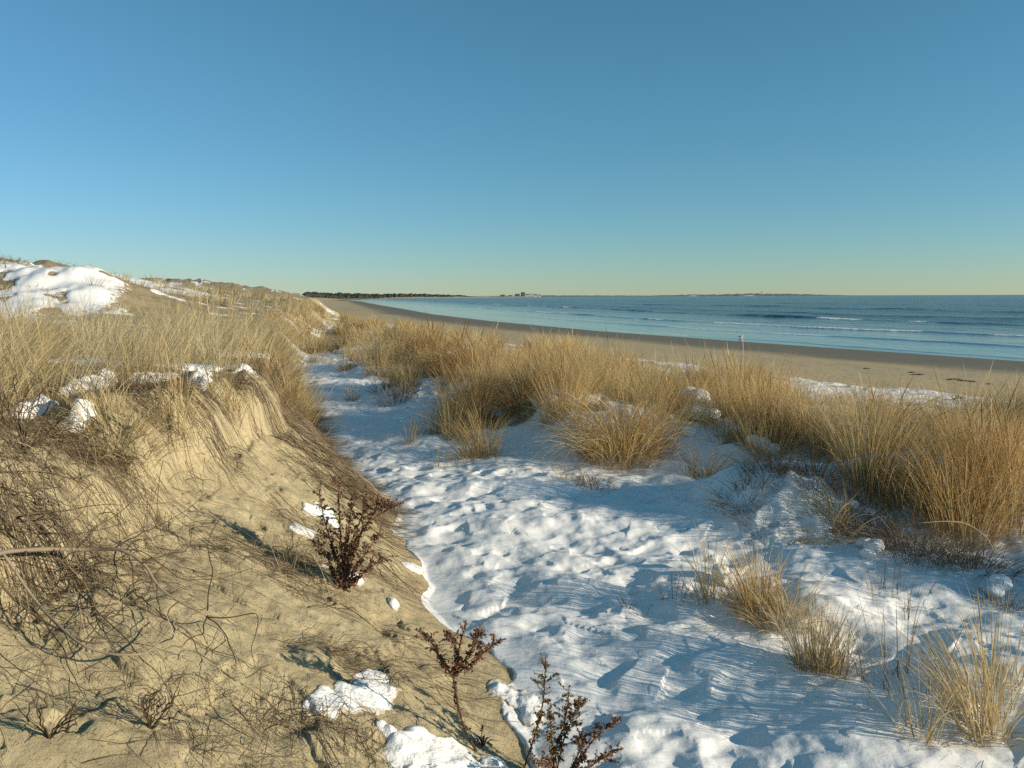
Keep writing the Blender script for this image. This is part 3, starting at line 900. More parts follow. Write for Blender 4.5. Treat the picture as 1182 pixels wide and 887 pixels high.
def d_mat(x, y):
    g = geo(x, y)
    st = sst(-.25, .25, fbm(y * 1.6 + x * .6, (x * 1.6 - y * .6) * .35, 141, 3) + .12 * sst(7.6, 9.2, y))
    return (g['t'] > .14) * (g['t'] < 1.0) * sst(6.6, 8.6, y + .8 * (x + 2.2)) * (.06 + .94 * st) * (y < 17)


def d_gully(x, y):
    g = geo(x, y)
    band = sst(.05, .22, fbm(y * 1.5 + x * .55, (x * 1.5 - y * .55) * .22, 142, 3) - .10)
    return (g['t'] > .12) * (g['t'] < 1.02) * band * (y > 3.0) * (y < 9)


def d_lip(x, y):
    g = geo(x, y)
    return sst(.74, .92, g['t']) * (g['t'] < 1.06) * (.15 + .85 * sst(-.2, .2, fbm(x * 1.7, y * 1.7, 143, 3))) * (y < 14) * (y > 2)


def around(cx, cy, rx, ry):
    return lambda x, y: np.exp(-(((x - cx) / rx) ** 2 + ((y - cy) / ry) ** 2))


lying('dead_stems', scatter(9000, (-7, 0), (5.5, 17), d_mat, 21), .42, .005, M['litter'], 'matted dead stems combed down the far end of the bank face', .28, .05, .05)
lying('dead_stems', scatter(1000, (-4, .5), (2.5, 9), d_gully, 22), .34, .0035, M['litter'], 'dead stems and roots streaking down the open sand face', .35, -.02, .04)
lying('dead_stems', scatter(2300, (-6, -2), (2, 14), d_lip, 23), .28, .004, M['litter'], 'dead roots and straws hanging from the bank lip', .55, .02, .10)
def d_lip2(x, y):
    g = geo(x, y)
    return sst(.70, .84, g['t']) * (g['t'] < 1.04) * sst(-.05, .15, fbm(x * 1.9, y * 1.9, 145, 3)) * (y < 13) * (y > 2.5)


lying('dead_stems', scatter(1400, (-5, -1.5), (2.5, 13), d_lip2, 31), .34, .0045, M['litter'], 'dark matted roots under the lip of the bank', .35, -.22, .07)
q = g3(215, 850); lying('dead_stems', scatter(260, (q[0] - 2, q[0] + 2), (q[1] - 1, q[1] + 1), around(q[0], q[1], .55, .22), 24), .26, .0026, M['litter'], 'tangle of thin dead stems at the bottom of the sand slope', 1.6, -.1, .10)
q = g3(350, 840); lying('dead_stems', scatter(240, (q[0] - 2, q[0] + 2), (q[1] - 1, q[1] + 1), around(q[0], q[1], .32, .16), 25), .22, .0035, M['litter'], 'dead leaves and stems around the lower snow patches', 1.2, -.1, .06)
q = g3(70, 590); lying('dead_stems', scatter(420, (q[0] - 2, q[0] + 2), (q[1] - 1.5, q[1] + 1.5), around(q[0], q[1], .55, .6), 26), .40, .0038, M['litter'], 'heap of dead stems below the hanging straw tussock', 1.0, .0, .16)
q = g3(60, 690); lying('dead_stems', scatter(170, (q[0] - 2, q[0] + 2), (q[1] - 1.5, q[1] + 1.5), around(q[0], q[1], .40, .35), 27), .45, .003, M['litter'], 'dead stems under the bare branch', 1.0, -.1, .14)
q = g3(395, 765); lying('dead_stems', scatter(170, (q[0] - 1, q[0] + 1), (q[1] - 1, q[1] + 1), around(q[0], q[1], .22, .12), 28), .3, .0026, M['litter'], 'few dead roots trailing over the lower sand', .5, -.1, .05)
q = g3(340, 650); lying('dead_stems', scatter(260, (q[0] - 1, q[0] + 1), (q[1] - 1, q[1] + 1), around(q[0], q[1], .20, .25), 29), .3, .003, M['litter'], 'wiry dead stems beside the brown weed bush', 1.0, .0, .12)


def d_bits(x, y):
    g = geo(x, y)
    return (g['t'] < -.1) * (.10 + .9 * np.exp(-(((x - 2.0) / 1.3) ** 2 + ((y - 6) / 3) ** 2))) * sst(.0, .3, fbm(x / .7, y / .7, 144, 3) + .1)


lying('grass_litter', scatter(900, (-4, 4), (2.8, 14), d_bits, 30), .10, .0032, M['straw'], 'broken straws strewn over the snowy path', 1.6, -.05, .01, seg=4)


# ------------------------------------------------------------------ snow lying as separate pieces
def snow_patch(circ, thick, label, step=.010, name='snow_patch', seed=0):
    C = []
    for px, py, rp in circ:
        p, dep = G(px, py); C.append((p[0], p[1], rp * dep / FPX))
    C = np.array(C)
    x0, x1 = (C[:, 0] - C[:, 2] * 1.6).min(), (C[:, 0] + C[:, 2] * 1.6).max()
    y0, y1 = (C[:, 1] - C[:, 2] * 2.6).min(), (C[:, 1] + C[:, 2] * 2.6).max()
    xs = np.arange(x0, x1, step); ys = np.arange(y0, y1, step)
    X, Y = np.meshgrid(xs, ys)
    f = np.full(X.shape, -9.0)
    for cx, cy, r in C:
        q = 1 - np.hypot(X - cx, (Y - cy) / 1.5) / r
        f = np.maximum(f, q) + .25 * np.exp(-np.abs(f - q) * 6) * (np.minimum(f, q) > -1)
    ns = max(.09, float(C[:, 2].mean()) * .75)
    f = f * .9 + .5 * fbm(X / ns, Y / ns, 151 + seed, 3)
    th = (1.15 if 'ledge' in name else .6) * thick * np.clip(f / .8, 0, 1.0) ** .95 * (1 + .3 * fbm(X / ns * 1.4, Y / ns * 1.4, 152 + seed, 2))
    Z = height(X.ravel(), Y.ravel(), False).reshape(X.shape) + np.where(f > 0, th, -.02)
    # one connected piece
    ok = f > 0; sel = np.zeros_like(ok); sel.ravel()[np.argmax(f)] = True
    while True:
        g2 = sel.copy()
        g2[1:] |= sel[:-1]; g2[:-1] |= sel[1:]; g2[:, 1:] |= sel[:, :-1]; g2[:, :-1] |= sel[:, 1:]
        g2 &= ok
        if (g2 == sel).all(): break
        sel = g2
    F = grid_faces(len(ys), len(xs))
    F = F[sel.ravel()[F].any(1)]
    used = np.unique(F); idx = np.full(X.size, -1); idx[used] = np.arange(len(used))
    V = np.stack([X.ravel(), Y.ravel(), Z.ravel()], 1)[used]
    o = link(name, mesh_np(name, V, idx[F], dict(sandy=(1 - np.clip(f / .45, 0, 1)).ravel()[used] * (.0 if 'ledge' in name or 'mound' in name else 1.0))), M['snow'])
    return tag(o, label, 'snow', 'separate snow patches and lumps')


def snow_lump(balls, label, vox=.012, name='snow_lump', rough=.02):
    """fused rounded balls of clinging snow : (px, py, radius in px, lift in m)"""
    cs = []
    for px, py, rp, lift in balls:
        p, dep = G(px, py); cs.append((p + np.array([0, 0, lift]), 1.12 * rp * dep / FPX))
    c0 = np.mean([c for c, r in cs], 0)
    me = bpy.data.meshes.new(name)
    import bmesh
    bm = bmesh.new()
    for c, r in cs:
        mtx = Matrix.Translation(Vector(c - c0)) @ Matrix.Diagonal((r, r * 1.0, r * .75, 1))
        bmesh.ops.create_icosphere(bm, subdivisions=3, radius=1, matrix=mtx)
    for v in bm.verts:
        k = mnoise.fractal(Vector(v.co + Vector(c0)) * 14, .6, 2.1, 3)
        v.co += Vector((v.co.x * .2, v.co.y * .2, .03)).normalized() * k * rough * 1.4
    bm.to_mesh(me); bm.free()
    o = link(name, me, M['snow'], None, tuple(c0))
    md = o.modifiers.new('fuse', 'REMESH'); md.mode = 'VOXEL'; md.voxel_size = vox; md.use_smooth_shade = True
    sm = o.modifiers.new('smooth', 'SMOOTH'); sm.factor = .6; sm.iterations = 3
    return tag(o, label, 'snow', 'separate snow patches and lumps')


snow_patch([(370, 812, 20), (392, 810, 20), (415, 803, 22), (436, 798, 24), (428, 783, 14), (398, 795, 12), (355, 814, 10)], .04, 'forked white snow patch lying alone on the lower sand slope', seed=1)
snow_patch([(457, 858, 16), (478, 868, 26), (505, 876, 30), (540, 884, 22), (575, 889, 18), (490, 885, 28)], .045, 'large snow patch at the bottom of the sand around the tall weed stem', seed=2)
snow_patch([(457, 690, 10), (455, 697, 8)], .06, 'small round snow lump on sand below the brown weed bush', .008, 'snow_lump', 3)
snow_patch([(575, 798, 14), (590, 803, 16), (605, 814, 18), (616, 826, 14)], .055, 'snow ridge along the sand edge behind the tall weed', seed=4)
snow_patch([(360, 590, 12), (378, 592, 14), (385, 605, 10)], .06, 'snow caught in the upper side of the brown weed bush', .01, seed=5)
snow_patch([(346, 613, 13), (358, 616, 9)], .035, 'flat snow sliver left of the brown weed bush', .01, seed=6)
snow_patch([(366, 645, 8), (374, 655, 9)], .05, 'snow bit among the red stems of the weed bush', .008, 'snow_lump', 7)
snow_patch([(412, 670, 10)], .05, 'snow lump inside the base of the brown weed bush', .008, 'snow_lump', 8)
snow_patch([(473, 655, 10), (482, 658, 8)], .03, 'thin snow sliver on the sand edge beside the path', .01, seed=9)
snow_patch([(440, 838, 8), (450, 846, 10)], .05, 'snow knob at the upper tip of the large bottom snow patch', .008, 'snow_lump', 10)
# bank lip
snow_patch([(85, 450, 14), (105, 446, 16), (120, 440, 16)], .07, 'snow cap on the bank lip above the hanging tussock', .014, 'snow_ledge', 11)
snow_patch([(160, 440, 14), (180, 438, 16), (195, 436, 10)], .06, 'white snow ledge on the bank lip next to the straw tuft', .014, 'snow_ledge', 12)
snow_patch([(228, 440, 11), (236, 442, 8)], .06, 'small snow knob on the lip left of the dark notch', .012, 'snow_ledge', 13)
snow_patch([(270, 433, 13), (283, 430, 12)], .07, 'bright snow cap on the lip right of the dark notch', .012, 'snow_ledge', 14)
snow_patch([(14, 492, 18), (30, 480, 16), (45, 470, 16)], .06, 'snow bank at the picture edge below grey stems', .014, 'snow_ledge', 15)
snow_patch([(90, 478, 14), (84, 482, 10)], .06, 'small snow shelf hidden behind the hanging tussock', .012, 'snow_ledge', 16)
snow_patch([(345, 462, 9), (350, 474, 8)], .05, 'curled snow rim at the foot of the bank corner', .012, 'snow_ledge', 17)
# ridge
snow_lump([(795, 470, 10, .22), (806, 474, 13, .20), (815, 482, 12, .14), (800, 484, 13, .08), (822, 486, 9, .10)], 'jagged white snow chunks among the foredune grass', .014)
snow_lump([(795, 503, 8, .04), (790, 500, 5, .05)], 'round snow ball at the edge of the dark golden tussock', .010)
snow_lump([(880, 520, 9, .08), (892, 524, 9, .05), (870, 515, 7, .08)], 'rounded snow clump over the dark hollow', .012)
snow_patch([(915, 565, 24), (900, 590, 34), (935, 585, 30), (955, 575, 20), (880, 600, 26)], .12, 'big smooth snow mound over the matted grass', .016, 'snow_mound', 21)
snow_lump([(998, 632, 9, .03), (1008, 636, 10, .04), (1001, 642, 8, .02)], 'white snow chunk in the shaded hollow', .010)
snow_lump([(830, 668, 9, .06), (838, 677, 9, .05), (822, 660, 6, .10)], 'snow lumps lodged in the airy fan of blades', .008)
snow_lump([(1154, 688, 11, .10), (1148, 694, 9, .08)], 'snow cap on the small grey tuft in the shade', .010)
snow_patch([(1080, 825, 22), (1110, 815, 24), (1095, 835, 20), (1060, 815, 18)], .07, 'snow shelf between the nearest tussock and the sparse straws', .012, 'snow_mound', 22)
snow_lump([(1082, 553, 9, .12), (1088, 551, 9, .13)], 'snow bit caught high in the golden grass', .012)
snow_patch([(650, 492, 26), (630, 500, 22), (668, 500, 20)], .14, 'snow hummock in front of the tall golden tussock', .016, 'snow_mound', 23)
snow_lump([(640, 468, 8, .05), (652, 470, 7, .05)], 'snow knobs on top of the hummock by the golden tussock', .012)
snow_lump([(517, 420, 4, .25), (494, 416, 4, .2)], 'two small joined snow bits on the reddish sprawling tussock', .02) if False else None
snow_lump([(517, 419, 4, .25)], 'small snow bit caught on the reddish sprawling tussock', .02)
snow_patch([(490, 443, 14), (500, 448, 12)], .12, 'snow cap beside the short tan tussock', .02, 'snow_mound', 24)
for (px, py, rp, lf, lb) in [(948, 592, 5, .03, 'snow crumb at the head of the flattened golden tuft'), (985, 590, 5, .05, 'snow crumb on the dull brown matted tuft'),
                             (1003, 598, 6, .05, 'larger snow crumb right of the dull brown matted tuft'), (1030, 570, 7, .06, 'snow bit at the foot of the big bright tussock'),
                             (953, 542, 6, .10, 'snow bit stuck in grass left of the big bright tussock'), (742, 520, 5, .03, 'snow ball on the skirt of the fountain-shaped tussock')]:
    snow_lump([(px, py, rp, lf)], lb, .008)


# ------------------------------------------------------------------ weeds : stems, leaves, plumes
def crumpled(C, size, n_rng, tone):
    """small curled dead leaf : two bent quads"""
    n = len(C)
    u = n_rng.normal(0, 1, (n, 3)); u /= np.linalg.norm(u, axis=1, keepdims=True)
    w = n_rng.normal(0, 1, (n, 3)); w -= (w * u).sum(1, keepdims=True) * u; w /= np.linalg.norm(w, axis=1, keepdims=True)
    k = np.cross(u, w)
    s = size * (.35 + 1.3 * n_rng.random(n) ** 1.6)[:, None]
    a = C - u * s; b = C + w * s * .42 + k * s * .15; c = C + u * s + k * s * .5; d = C - w * s * .42 + k * s * .15
    m = C + k * s * -.1
    V = np.stack([a, b, m, d, c], 1).reshape(-1, 3)
    i = np.arange(n) * 5
    F = np.concatenate([np.stack([i, i + 1, i + 2, i + 3], 1), np.stack([i + 2, i + 1, i + 4, i + 3], 1)])
    return V, F, np.repeat(tone, 5)


def leafy(acc, C, spread, n, size, seed, lo=0.0, hi=1.0, droop=0.0, tone=(0, 1)):
    r = np.random.default_rng(seed)
    t = lo + (hi - lo) * r.random(n)
    i = t * (len(C) - 1); k = np.clip(i.astype(int), 0, len(C) - 2); f = (i - k)[:, None]
    p = C[k] * (1 - f) + C[k + 1] * f
    sp = spread * (1.1 - .7 * (t - lo) / (hi - lo + 1e-6))[:, None]
    p = p + r.normal(0, 1, (n, 3)) * sp * .55
    p[:, 2] -= droop * r.random(n)
    acc.add(*crumpled(p, size, r, tone[0] + (tone[1] - tone[0]) * r.random(n)))


def weed(base, stems, label, name='dried_weed', leaf_mat='weed', seed=0, leafs=120, lsize=.011, plume=.03, pl_n=160, plen=.35):
    leafs = int(leafs * 1.1); pl_n = int(pl_n * 1.8); plume = plume * 1.35; lsize = lsize * 1.0
    """base point; each stem = list of points ending in a plume"""
    root = empty(name, tuple(base), label, 'dried weed', 'dried brown weeds on the sand edge')
    for k, (pts, r0) in enumerate(stems):
        C = spline([np.asarray(p) for p in pts], 26) - base
        rr = np.linspace(r0, r0 * .35, 26)
        a = Acc(); v, f = tube(C, rr, 6); a.add(v, f, .3 + .3 * random.random())
        st = link('stem', a.mesh('stem'), M['stem'], root)
        lv = Acc(); leafy(lv, C, .022, leafs, lsize, seed + 10 * k, .12, 1 - plen, .01, (0, .6))
        link('foliage', lv.mesh('foliage', False), M[leaf_mat], st)
        pl = Acc(); leafy(pl, C, plume * .55, int(pl_n * .45), lsize * .66, seed + 10 * k + 5, 1 - plen, 1.0, 0, (.1, 1))
        # little side sprays
        rg = np.random.default_rng(seed + k)
        for j in range(20):
            i = int((1 - plen + plen * .92 * rg.random()) * 25)
            d = rg.normal(0, 1, 3); d[2] = abs(d[2]) * .9 + .25; d /= np.linalg.norm(d)
            ln = plume * rg.uniform(.8, 2.3)
            q = np.stack([C[i] + d * u_ * ln + np.array([0, 0, -.25 * ln * u_ * u_ * rg.random()]) + rg.normal(0, .0012, 3) for u_ in np.linspace(0, 1, 6)])
            v, f = tube(q, np.linspace(r0 * .26, r0 * .10, 6), 4); pl.add(v, f, .2)
            leafy(pl, q, .007, max(4, int(pl_n / 13 * rg.uniform(.3, 1.6))), lsize * rg.uniform(.45, .85), seed * 3 + 31 * j + k, .25, 1, 0, (.1, 1))
        link('flower_head', pl.mesh('flower_head', False), M[leaf_mat], root)
    return root


def wp(base, dep, pix, zoff=None):
    """points seen at these places of the picture, depth changing along"""
    n = len(pix)
    return [at(px, py, dd) for (px, py), dd in zip(pix, np.linspace(dep[0], dep[1], n))]


b, dp = G(550, 868)
weed(b, [([b, *wp(b, (dp * .995, dp * .97), [(535, 838), (526, 800), (524, 775), (531, 745), (538, 716)])], .007),
         ([at(524, 782, dp * .98), *wp(b, (dp * .98, dp * 1.0), [(512, 765), (500, 745), (484, 725)])], .004),
         ([at(524, 780, dp * .98), *wp(b, (dp * .98, dp * .93), [(545, 765), (560, 752), (580, 738)])], .004),
         ([at(524, 776, dp * .98), *wp(b, (dp * .98, dp * 1.04), [(528, 755), (522, 740), (517, 730)])], .004),
         ([at(524, 780, dp * .98), *wp(b, (dp * .98, dp * .92), [(540, 757), (549, 742), (556, 728)])], .004)],
     'tall single-stemmed brown weed with a spreading dry head above the snow', seed=100, plume=.026, pl_n=130, plen=.5, leafs=90)
b, dp = G(606, 884)
b2, dp2 = G(640, 900)
weed(b, [([b, *wp(b, (dp, dp * 1.02), [(617, 850), (626, 815), (629, 785), (630, 757)])], .005),
         ([b2, *wp(b, (dp2, dp2 * 1.0), [(642, 865), (650, 840), (655, 815), (657, 793)])], .005),
         ([b2, *wp(b, (dp2, dp2 * .98), [(638, 870), (636, 845), (634, 822)])], .005),
         ([b2, *wp(b, (dp2, dp2 * 1.03), [(652, 850), (664, 825), (677, 806)])], .004)],
     'pale tan weed with several upright plumes at the bottom of the picture', leaf_mat='weedpale', seed=200, plume=.030, pl_n=210, plen=.55, leafs=110, lsize=.0105)
b, dp = G(655, 905)
weed(b, [([b, *wp(b, (dp, dp * .98), [(668, 880), (682, 858), (698, 842), (716, 830)])], .005),
         ([b, *wp(b, (dp, dp * .96), [(675, 890), (695, 876), (718, 864)])], .004),
         ([b, *wp(b, (dp, dp * 1.0), [(664, 880), (670, 860), (672, 845)])], .004),
         ([b, *wp(b, (dp, dp * .95), [(640, 892), (628, 882), (615, 880)])], .004)],
     'dark brown weed leaning over the snow beside the pale tan one', seed=300, plume=.028, pl_n=190, plen=.6, leafs=110)
b, dp = G(398, 682)
weed(b, [([b, *wp(b, (dp, dp * .97), [(396, 655), (394, 630), (392, 600), (391, 572), (393, 552)])], .007),
         ([b, *wp(b, (dp, dp * .97), [(402, 650), (412, 622), (430, 600), (448, 588), (466, 580)])], .006),
         ([b, *wp(b, (dp, dp * .97), [(400, 650), (408, 620), (418, 595), (422, 568)])], .006),
         ([b, *wp(b, (dp, dp * .97), [(404, 648), (418, 615), (432, 590), (437, 570)])], .005),
         ([b, *wp(b, (dp, dp * .95), [(408, 660), (420, 642), (432, 625), (441, 616)])], .004),
         ([b, *wp(b, (dp, dp * .95), [(412, 668), (428, 655), (450, 642)])], .004),
         ([b, *wp(b, (dp, dp * 1.0), [(390, 650), (380, 620), (372, 590), (368, 565)])], .005),
         ([b, *wp(b, (dp, dp * 1.0), [(385, 660), (375, 640), (360, 625)])], .004),
         ([b, *wp(b, (dp, dp * .97), [(398, 640), (402, 612), (405, 590), (406, 575)])], .005)],
     'bushy dark red-brown weed growing from the sand slope', name='weed_bush', seed=400, plume=.034, pl_n=190, plen=.55, leafs=170, lsize=.013)
b, dp = G(557, 862)
root = empty('seedling', tuple(b), 'small low plant with one dry flower stalk beside the tall weed', 'dried weed')
C = spline([b, at(556, 850, dp), at(557, 838, dp)], 10) - b
v, f = tube(C, .0018, 5); link('stem', mesh_poly('stem', v, f, True, {'tone': np.full(len(v), .4)}), M['stem'], root)
a = Acc(); leafy(a, C[-3:], .006, 26, .006, 5); link('flower_head', a.mesh('flower_head', False), M['weed'], root)
a = Acc()
for k in range(9):
    an = k * .7; l = .05 + .03 * random.random()
    p0 = np.zeros(3); p2 = np.array([math.cos(an) * l, math.sin(an) * l, .03]); p1 = p2 * .5 + np.array([0, 0, .02]); s_ = np.array([-math.sin(an), math.cos(an), 0]) * .006
    a.add(np.stack([p0 - s_ * .3, p0 + s_ * .3, p1 + s_, p1 - s_, p2 + s_ * .1, p2 - s_ * .1]), [(0, 1, 2, 3), (3, 2, 4, 5)], .1)
link('foliage', a.mesh('foliage', False), M['weed'], root)


# ------------------------------------------------------------------ bare shrub with the long grey branch
def branch_obj(name, pts, r0, r1, mat, root, origin, parent=None, n=30, wig=.0, tone=.5, seed=0):
    C = spline(pts, n)
    if wig:
        rg = np.random.default_rng(seed)
        C = C + np.stack([vn(np.linspace(0, 7, n), np.full(n, k * 3.1 + seed), 5) for k in range(3)], 1) * wig
    v, f = tube(C - origin, np.linspace(r0, r1, n) * (1 + .12 * np.sin(np.arange(n) * 2.1)), 7)
    me = mesh_poly(name, v, f, True, {'tone': np.full(len(v), tone)})
    return link(name, me, mat, parent or root)


def shrub(base, label, mains, seed, name='bare_shrub'):
    root = empty(name, tuple(base), label, 'bare shrub')
    for k, (pts, r0, r1, twigs) in enumerate(mains):
        br = branch_obj('branch', pts, r0, r1, M['bark'] if r0 > .006 else M['twig'], root, base, None, 34, .008, .4 + .4 * random.random(), seed + k)
        for j, tw in enumerate(twigs):
            branch_obj('twig', tw, max(r1 * .9, .0030), .0011, M['twig'], root, base, br, 22, .010, .2 + .5 * random.random(), seed * 7 + 13 * k + j)
    return root


_, D0 = G(130, 634)
D = D0 * .90
def W_(pix, f0=1.0, f1=1.0):
    return [at(px, py, min(dd, G(px, py)[1] * .95)) for (px, py), dd in zip(pix, np.linspace(D * f0, D * f1, len(pix)))]
bs = at(-190, 655, D0 * 1.0); bs[2] = hz(bs[0], bs[1])[0] - .03
main = [bs, *W_([(-60, 643), (0, 638), (50, 635), (95, 634), (132, 634), (150, 641), (165, 652), (182, 675), (207, 694), (240, 711)], .98, .97)]
tw = [W_([(240, 711), (265, 712), (296, 709), (293, 735), (289, 752), (296, 770)], .97, 1.0), W_([(238, 705), (244, 656), (242, 627), (258, 594)], .97, 1.02),
      W_([(240, 711), (234, 728), (223, 738), (207, 747), (192, 750)], .97, 1.0), W_([(132, 634), (157, 619), (170, 613), (207, 594), (238, 570)], .98, 1.06),
      W_([(132, 634), (133, 665), (122, 700), (108, 716)], .98, 1.0), W_([(97, 634), (98, 669), (90, 692), (80, 706)], .98, 1.0),
      W_([(165, 652), (190, 640), (215, 632), (225, 605)], .97, 1.03), W_([(182, 675), (185, 705), (200, 725), (206, 730)], .97, 1.0),
      W_([(207, 694), (190, 712), (182, 735)], .97, 1.0), W_([(90, 634), (110, 610), (140, 590), (175, 560)], .98, 1.05),
      W_([(60, 635), (72, 612), (95, 590), (105, 565)], .98, 1.05), W_([(240, 711), (262, 735), (272, 762), (268, 772)], .97, 1.02),
      W_([(140, 636), (170, 640), (205, 665), (240, 670), (290, 655)], .98, 1.05), W_([(30, 636), (25, 660), (30, 690), (10, 712)], .98, 1.0),
      W_([(150, 641), (155, 680), (172, 700), (168, 728)], .98, 1.0)]
arc = [W_([(40, 690), (74, 727), (98, 745), (124, 754), (150, 756), (172, 750), (186, 739), (205, 715)], 1.0, .98)]
arc2 = [W_([(0, 668), (40, 708), (80, 732), (105, 742), (120, 742)], 1.0, 1.0)]
mains = [(main, .0125, .0038, tw), ([main[2]] + arc[0], .0065, .003, [W_([(124, 754), (150, 735), (175, 728)]), W_([(90, 742), (110, 725), (135, 712), (170, 715)])]),
         ([main[2]] + arc2[0], .006, .003, [W_([(40, 708), (60, 690), (95, 690)])])]
rg = random.Random(3)
for k in range(19):   # thin whips springing from the same root into the picture
    x0 = rg.uniform(-120, 70); y0 = rg.uniform(560, 700)
    p = [at(x0, y0, D0 * rg.uniform(.9, 1.0))]
    an = rg.uniform(-.9, .9); st = rg.uniform(22, 42); cv = rg.uniform(-.2, .2); x, y = x0, y0
    dd = rg.uniform(.9, 1.0)
    for j in range(5):
        x += st * math.cos(an); y += st * math.sin(an); an += cv
        p.append(at(x, y, min(D0 * dd, G(max(x, -250), y)[1] * .985)))
    mains.append((p, .0042, .0012, []))
shrub(bs, 'bare grey-brown shrub whose long branch reaches over the sand from the picture edge', mains, 50)

for (px, py, nn, sz, lab, sd) in [(28, 520, 16, 120, 'dark thin-stemmed bare shrub in front of the snow bank on the bank lip', 61), (55, 850, 8, 70, 'small dark leafless shrub at the very bottom of the sand slope', 62),
                                  (172, 838, 9, 55, 'wiry leafless sprig in the tangle low on the sand', 63)]:
    b, dp = G(px, py); b = b - np.array([0, 0, .02])
    ms = []
    rg = random.Random(sd)
    for k in range(nn):
        an = rg.uniform(-2.6, -.3); x, y = px, py; st = sz * rg.uniform(.5, 1.1) / 4; cv = rg.uniform(-.3, .3)
        p = [b]; dd = rg.uniform(.93, 1.0)
        for j in range(4):
            x += st * math.cos(an); y += st * math.sin(an); an += cv; p.append(at(x, y, dp * (1 - (1 - dd) * (j + 1) / 4)))
        e = p[2]; t2 = [p[2], p[2] + (p[3] - p[2]) * .6 + np.array([.02, 0, .03]), p[2] + (p[3] - p[2]) * 1.1 + np.array([rg.uniform(-.08, .08), 0, .05])]
        ms.append((p, .003, .001, [t2]))
    shrub(b, lab, ms, sd)

# one long straw arching over the shaded hollow
b, dp = G(1152, 672)
C = spline([b, at(1148, 640, dp * .98), at(1138, 620, dp * .97), at(1118, 606, dp * .97), at(1095, 602, dp * .97), at(1060, 604, dp * .97)], 26)
v, f = tube(C - b, np.interp(np.linspace(0, 1, 26), [0, .5, .7, 1], [.003, .0025, .006, .002]), 6)
o = link('arching_straw', mesh_poly('arching_straw', v, f, True, {'tone': np.full(len(v), .75), 'along': np.ones(len(v))}), M['straw'], None, tuple(b))
tag(o, 'single long pale straw arching over the shaded hollow', 'straw')


# ------------------------------------------------------------------ beach finds and birds
def blob(name, c, r, mat, parent=None, seed=0, rough=.25, sub=3, loc=None):
    import bmesh
    bm = bmesh.new(); bmesh.ops.create_icosphere(bm, subdivisions=sub, radius=1)
    for v in bm.verts:
        k = 1 + rough * mnoise.fractal(v.co * 1.7 + Vector((seed, seed * .7, 0)), .6, 2, 3)
        v.co = Vector((v.co.x * r[0] * k, v.co.y * r[1] * k, v.co.z * r[2] * k)) + Vector(c)
    me = bpy.data.meshes.new(name); bm.to_mesh(me); bm.free()
    for p in me.polygons: p.use_smooth = True
    return link(name, me, mat, parent, loc)


M['wrack'] = mat_plain('black_seaweed', (.018, .015, .012), (.045, .036, .026), 30)
M['white'] = mat_plain('white_plumage', (.72, .72, .71), (.80, .80, .79), 20)
M['slate'] = mat_plain('slate_plumage', (.035, .037, .042), (.06, .06, .065), 20)
M['horn'] = mat_plain('yellow_horn', (.45, .28, .06), (.5, .33, .1), 20, .5)
M['drift'] = mat_plain('dark_driftwood', (.03, .022, .016), (.08, .06, .045), 25)
for k, (px, py, w) in enumerate([(1060, 433, .35), (1052, 430.5, .22), (1100, 438.5, .40), (1112, 440, .30), (1122, 441, .2), (1142, 444, .2), (1000, 426, .2)]):
    p = g3(px, py)
    o = blob('seaweed', (0, 0, .015), (w * .8, .06 + .03 * random.random(), .035), M['wrack'], None, k * 3.3, .6, 3, tuple(p))
    o.rotation_euler = (0, 0, -.3 + random.random() * .4)
    tag(o, 'small dark strand of seaweed lying on the dry sand of the beach', 'seaweed', 'seaweed strands along the wrack line')

# gull at the water's edge
p = g3(855, 392)
gl = empty('gull', tuple(p), 'black-backed white gull standing at the water edge', 'gull')
def lathe_body(prof, n=16):
    V = []; F = []
    for (x, z, ry, rz) in prof:
        for j in range(n):
            a = 2 * PI * j / n; V.append((x, ry * math.cos(a), z + rz * math.sin(a)))
    for i in range(len(prof) - 1):
        for j in range(n): F.append((i * n + j, i * n + (j + 1) % n, (i + 1) * n + (j + 1) % n, (i + 1) * n + j))
    F.append(tuple(range(n))); F.append(tuple((len(prof) - 1) * n + j for j in range(n))[::-1])
    me = bpy.data.meshes.new('body'); me.from_pydata(V, [], F)
    for q in me.polygons: q.use_smooth = True
    return me
link('body', lathe_body([(-.24, .26, .015, .008), (-.16, .255, .05, .035), (-.05, .24, .085, .08), (.08, .245, .085, .09), (.15, .28, .062, .07), (.185, .335, .042, .05),
                         (.21, .385, .045, .048), (.24, .40, .045, .042), (.268, .395, .028, .026), (.285, .39, .01, .01)]), M['white'], gl)
link('beak', lathe_body([(.275, .39, .013, .014), (.31, .386, .01, .011), (.335, .378, .003, .004)], 8), M['horn'], gl)
for s_ in (-1, 1):
    w = lathe_body([(-.32, .255, .006, .006), (-.22, .265, .014, .03), (-.08, .27, .018, .06), (.05, .275, .016, .06), (.11, .285, .006, .02)], 10); w.name = 'wing'
    o = link('wing', w, M['slate'], gl); o.location = (0, s_ * .072, .01)
    v, f = tube([(.0, s_ * .03, .19), (.01, s_ * .032, .10), (.0, s_ * .032, .0)], [.012, .007, .007], 6)
    link('leg', mesh_poly('leg', v, f), M['horn'], gl)
gl.rotation_euler = (0, 0, R(15)); gl.scale = (1.05,) * 3

p = g3(1101, 462)
dr = empty('driftwood_stub', tuple(p), 'dark driftwood stub with a white snowy end on the upper beach', 'driftwood')
v, f = tube([(-.02, 0, .05), (.06, .01, .08), (.15, 0, .07), (.24, .03, .03)], [.05, .06, .05, .03], 9)
link('log', mesh_poly('log', v, f, True), M['drift'], dr)
blob('snow_cap', (-.04, -.02, .10), (.05, .05, .045), M['snow'], dr, 4, .25)


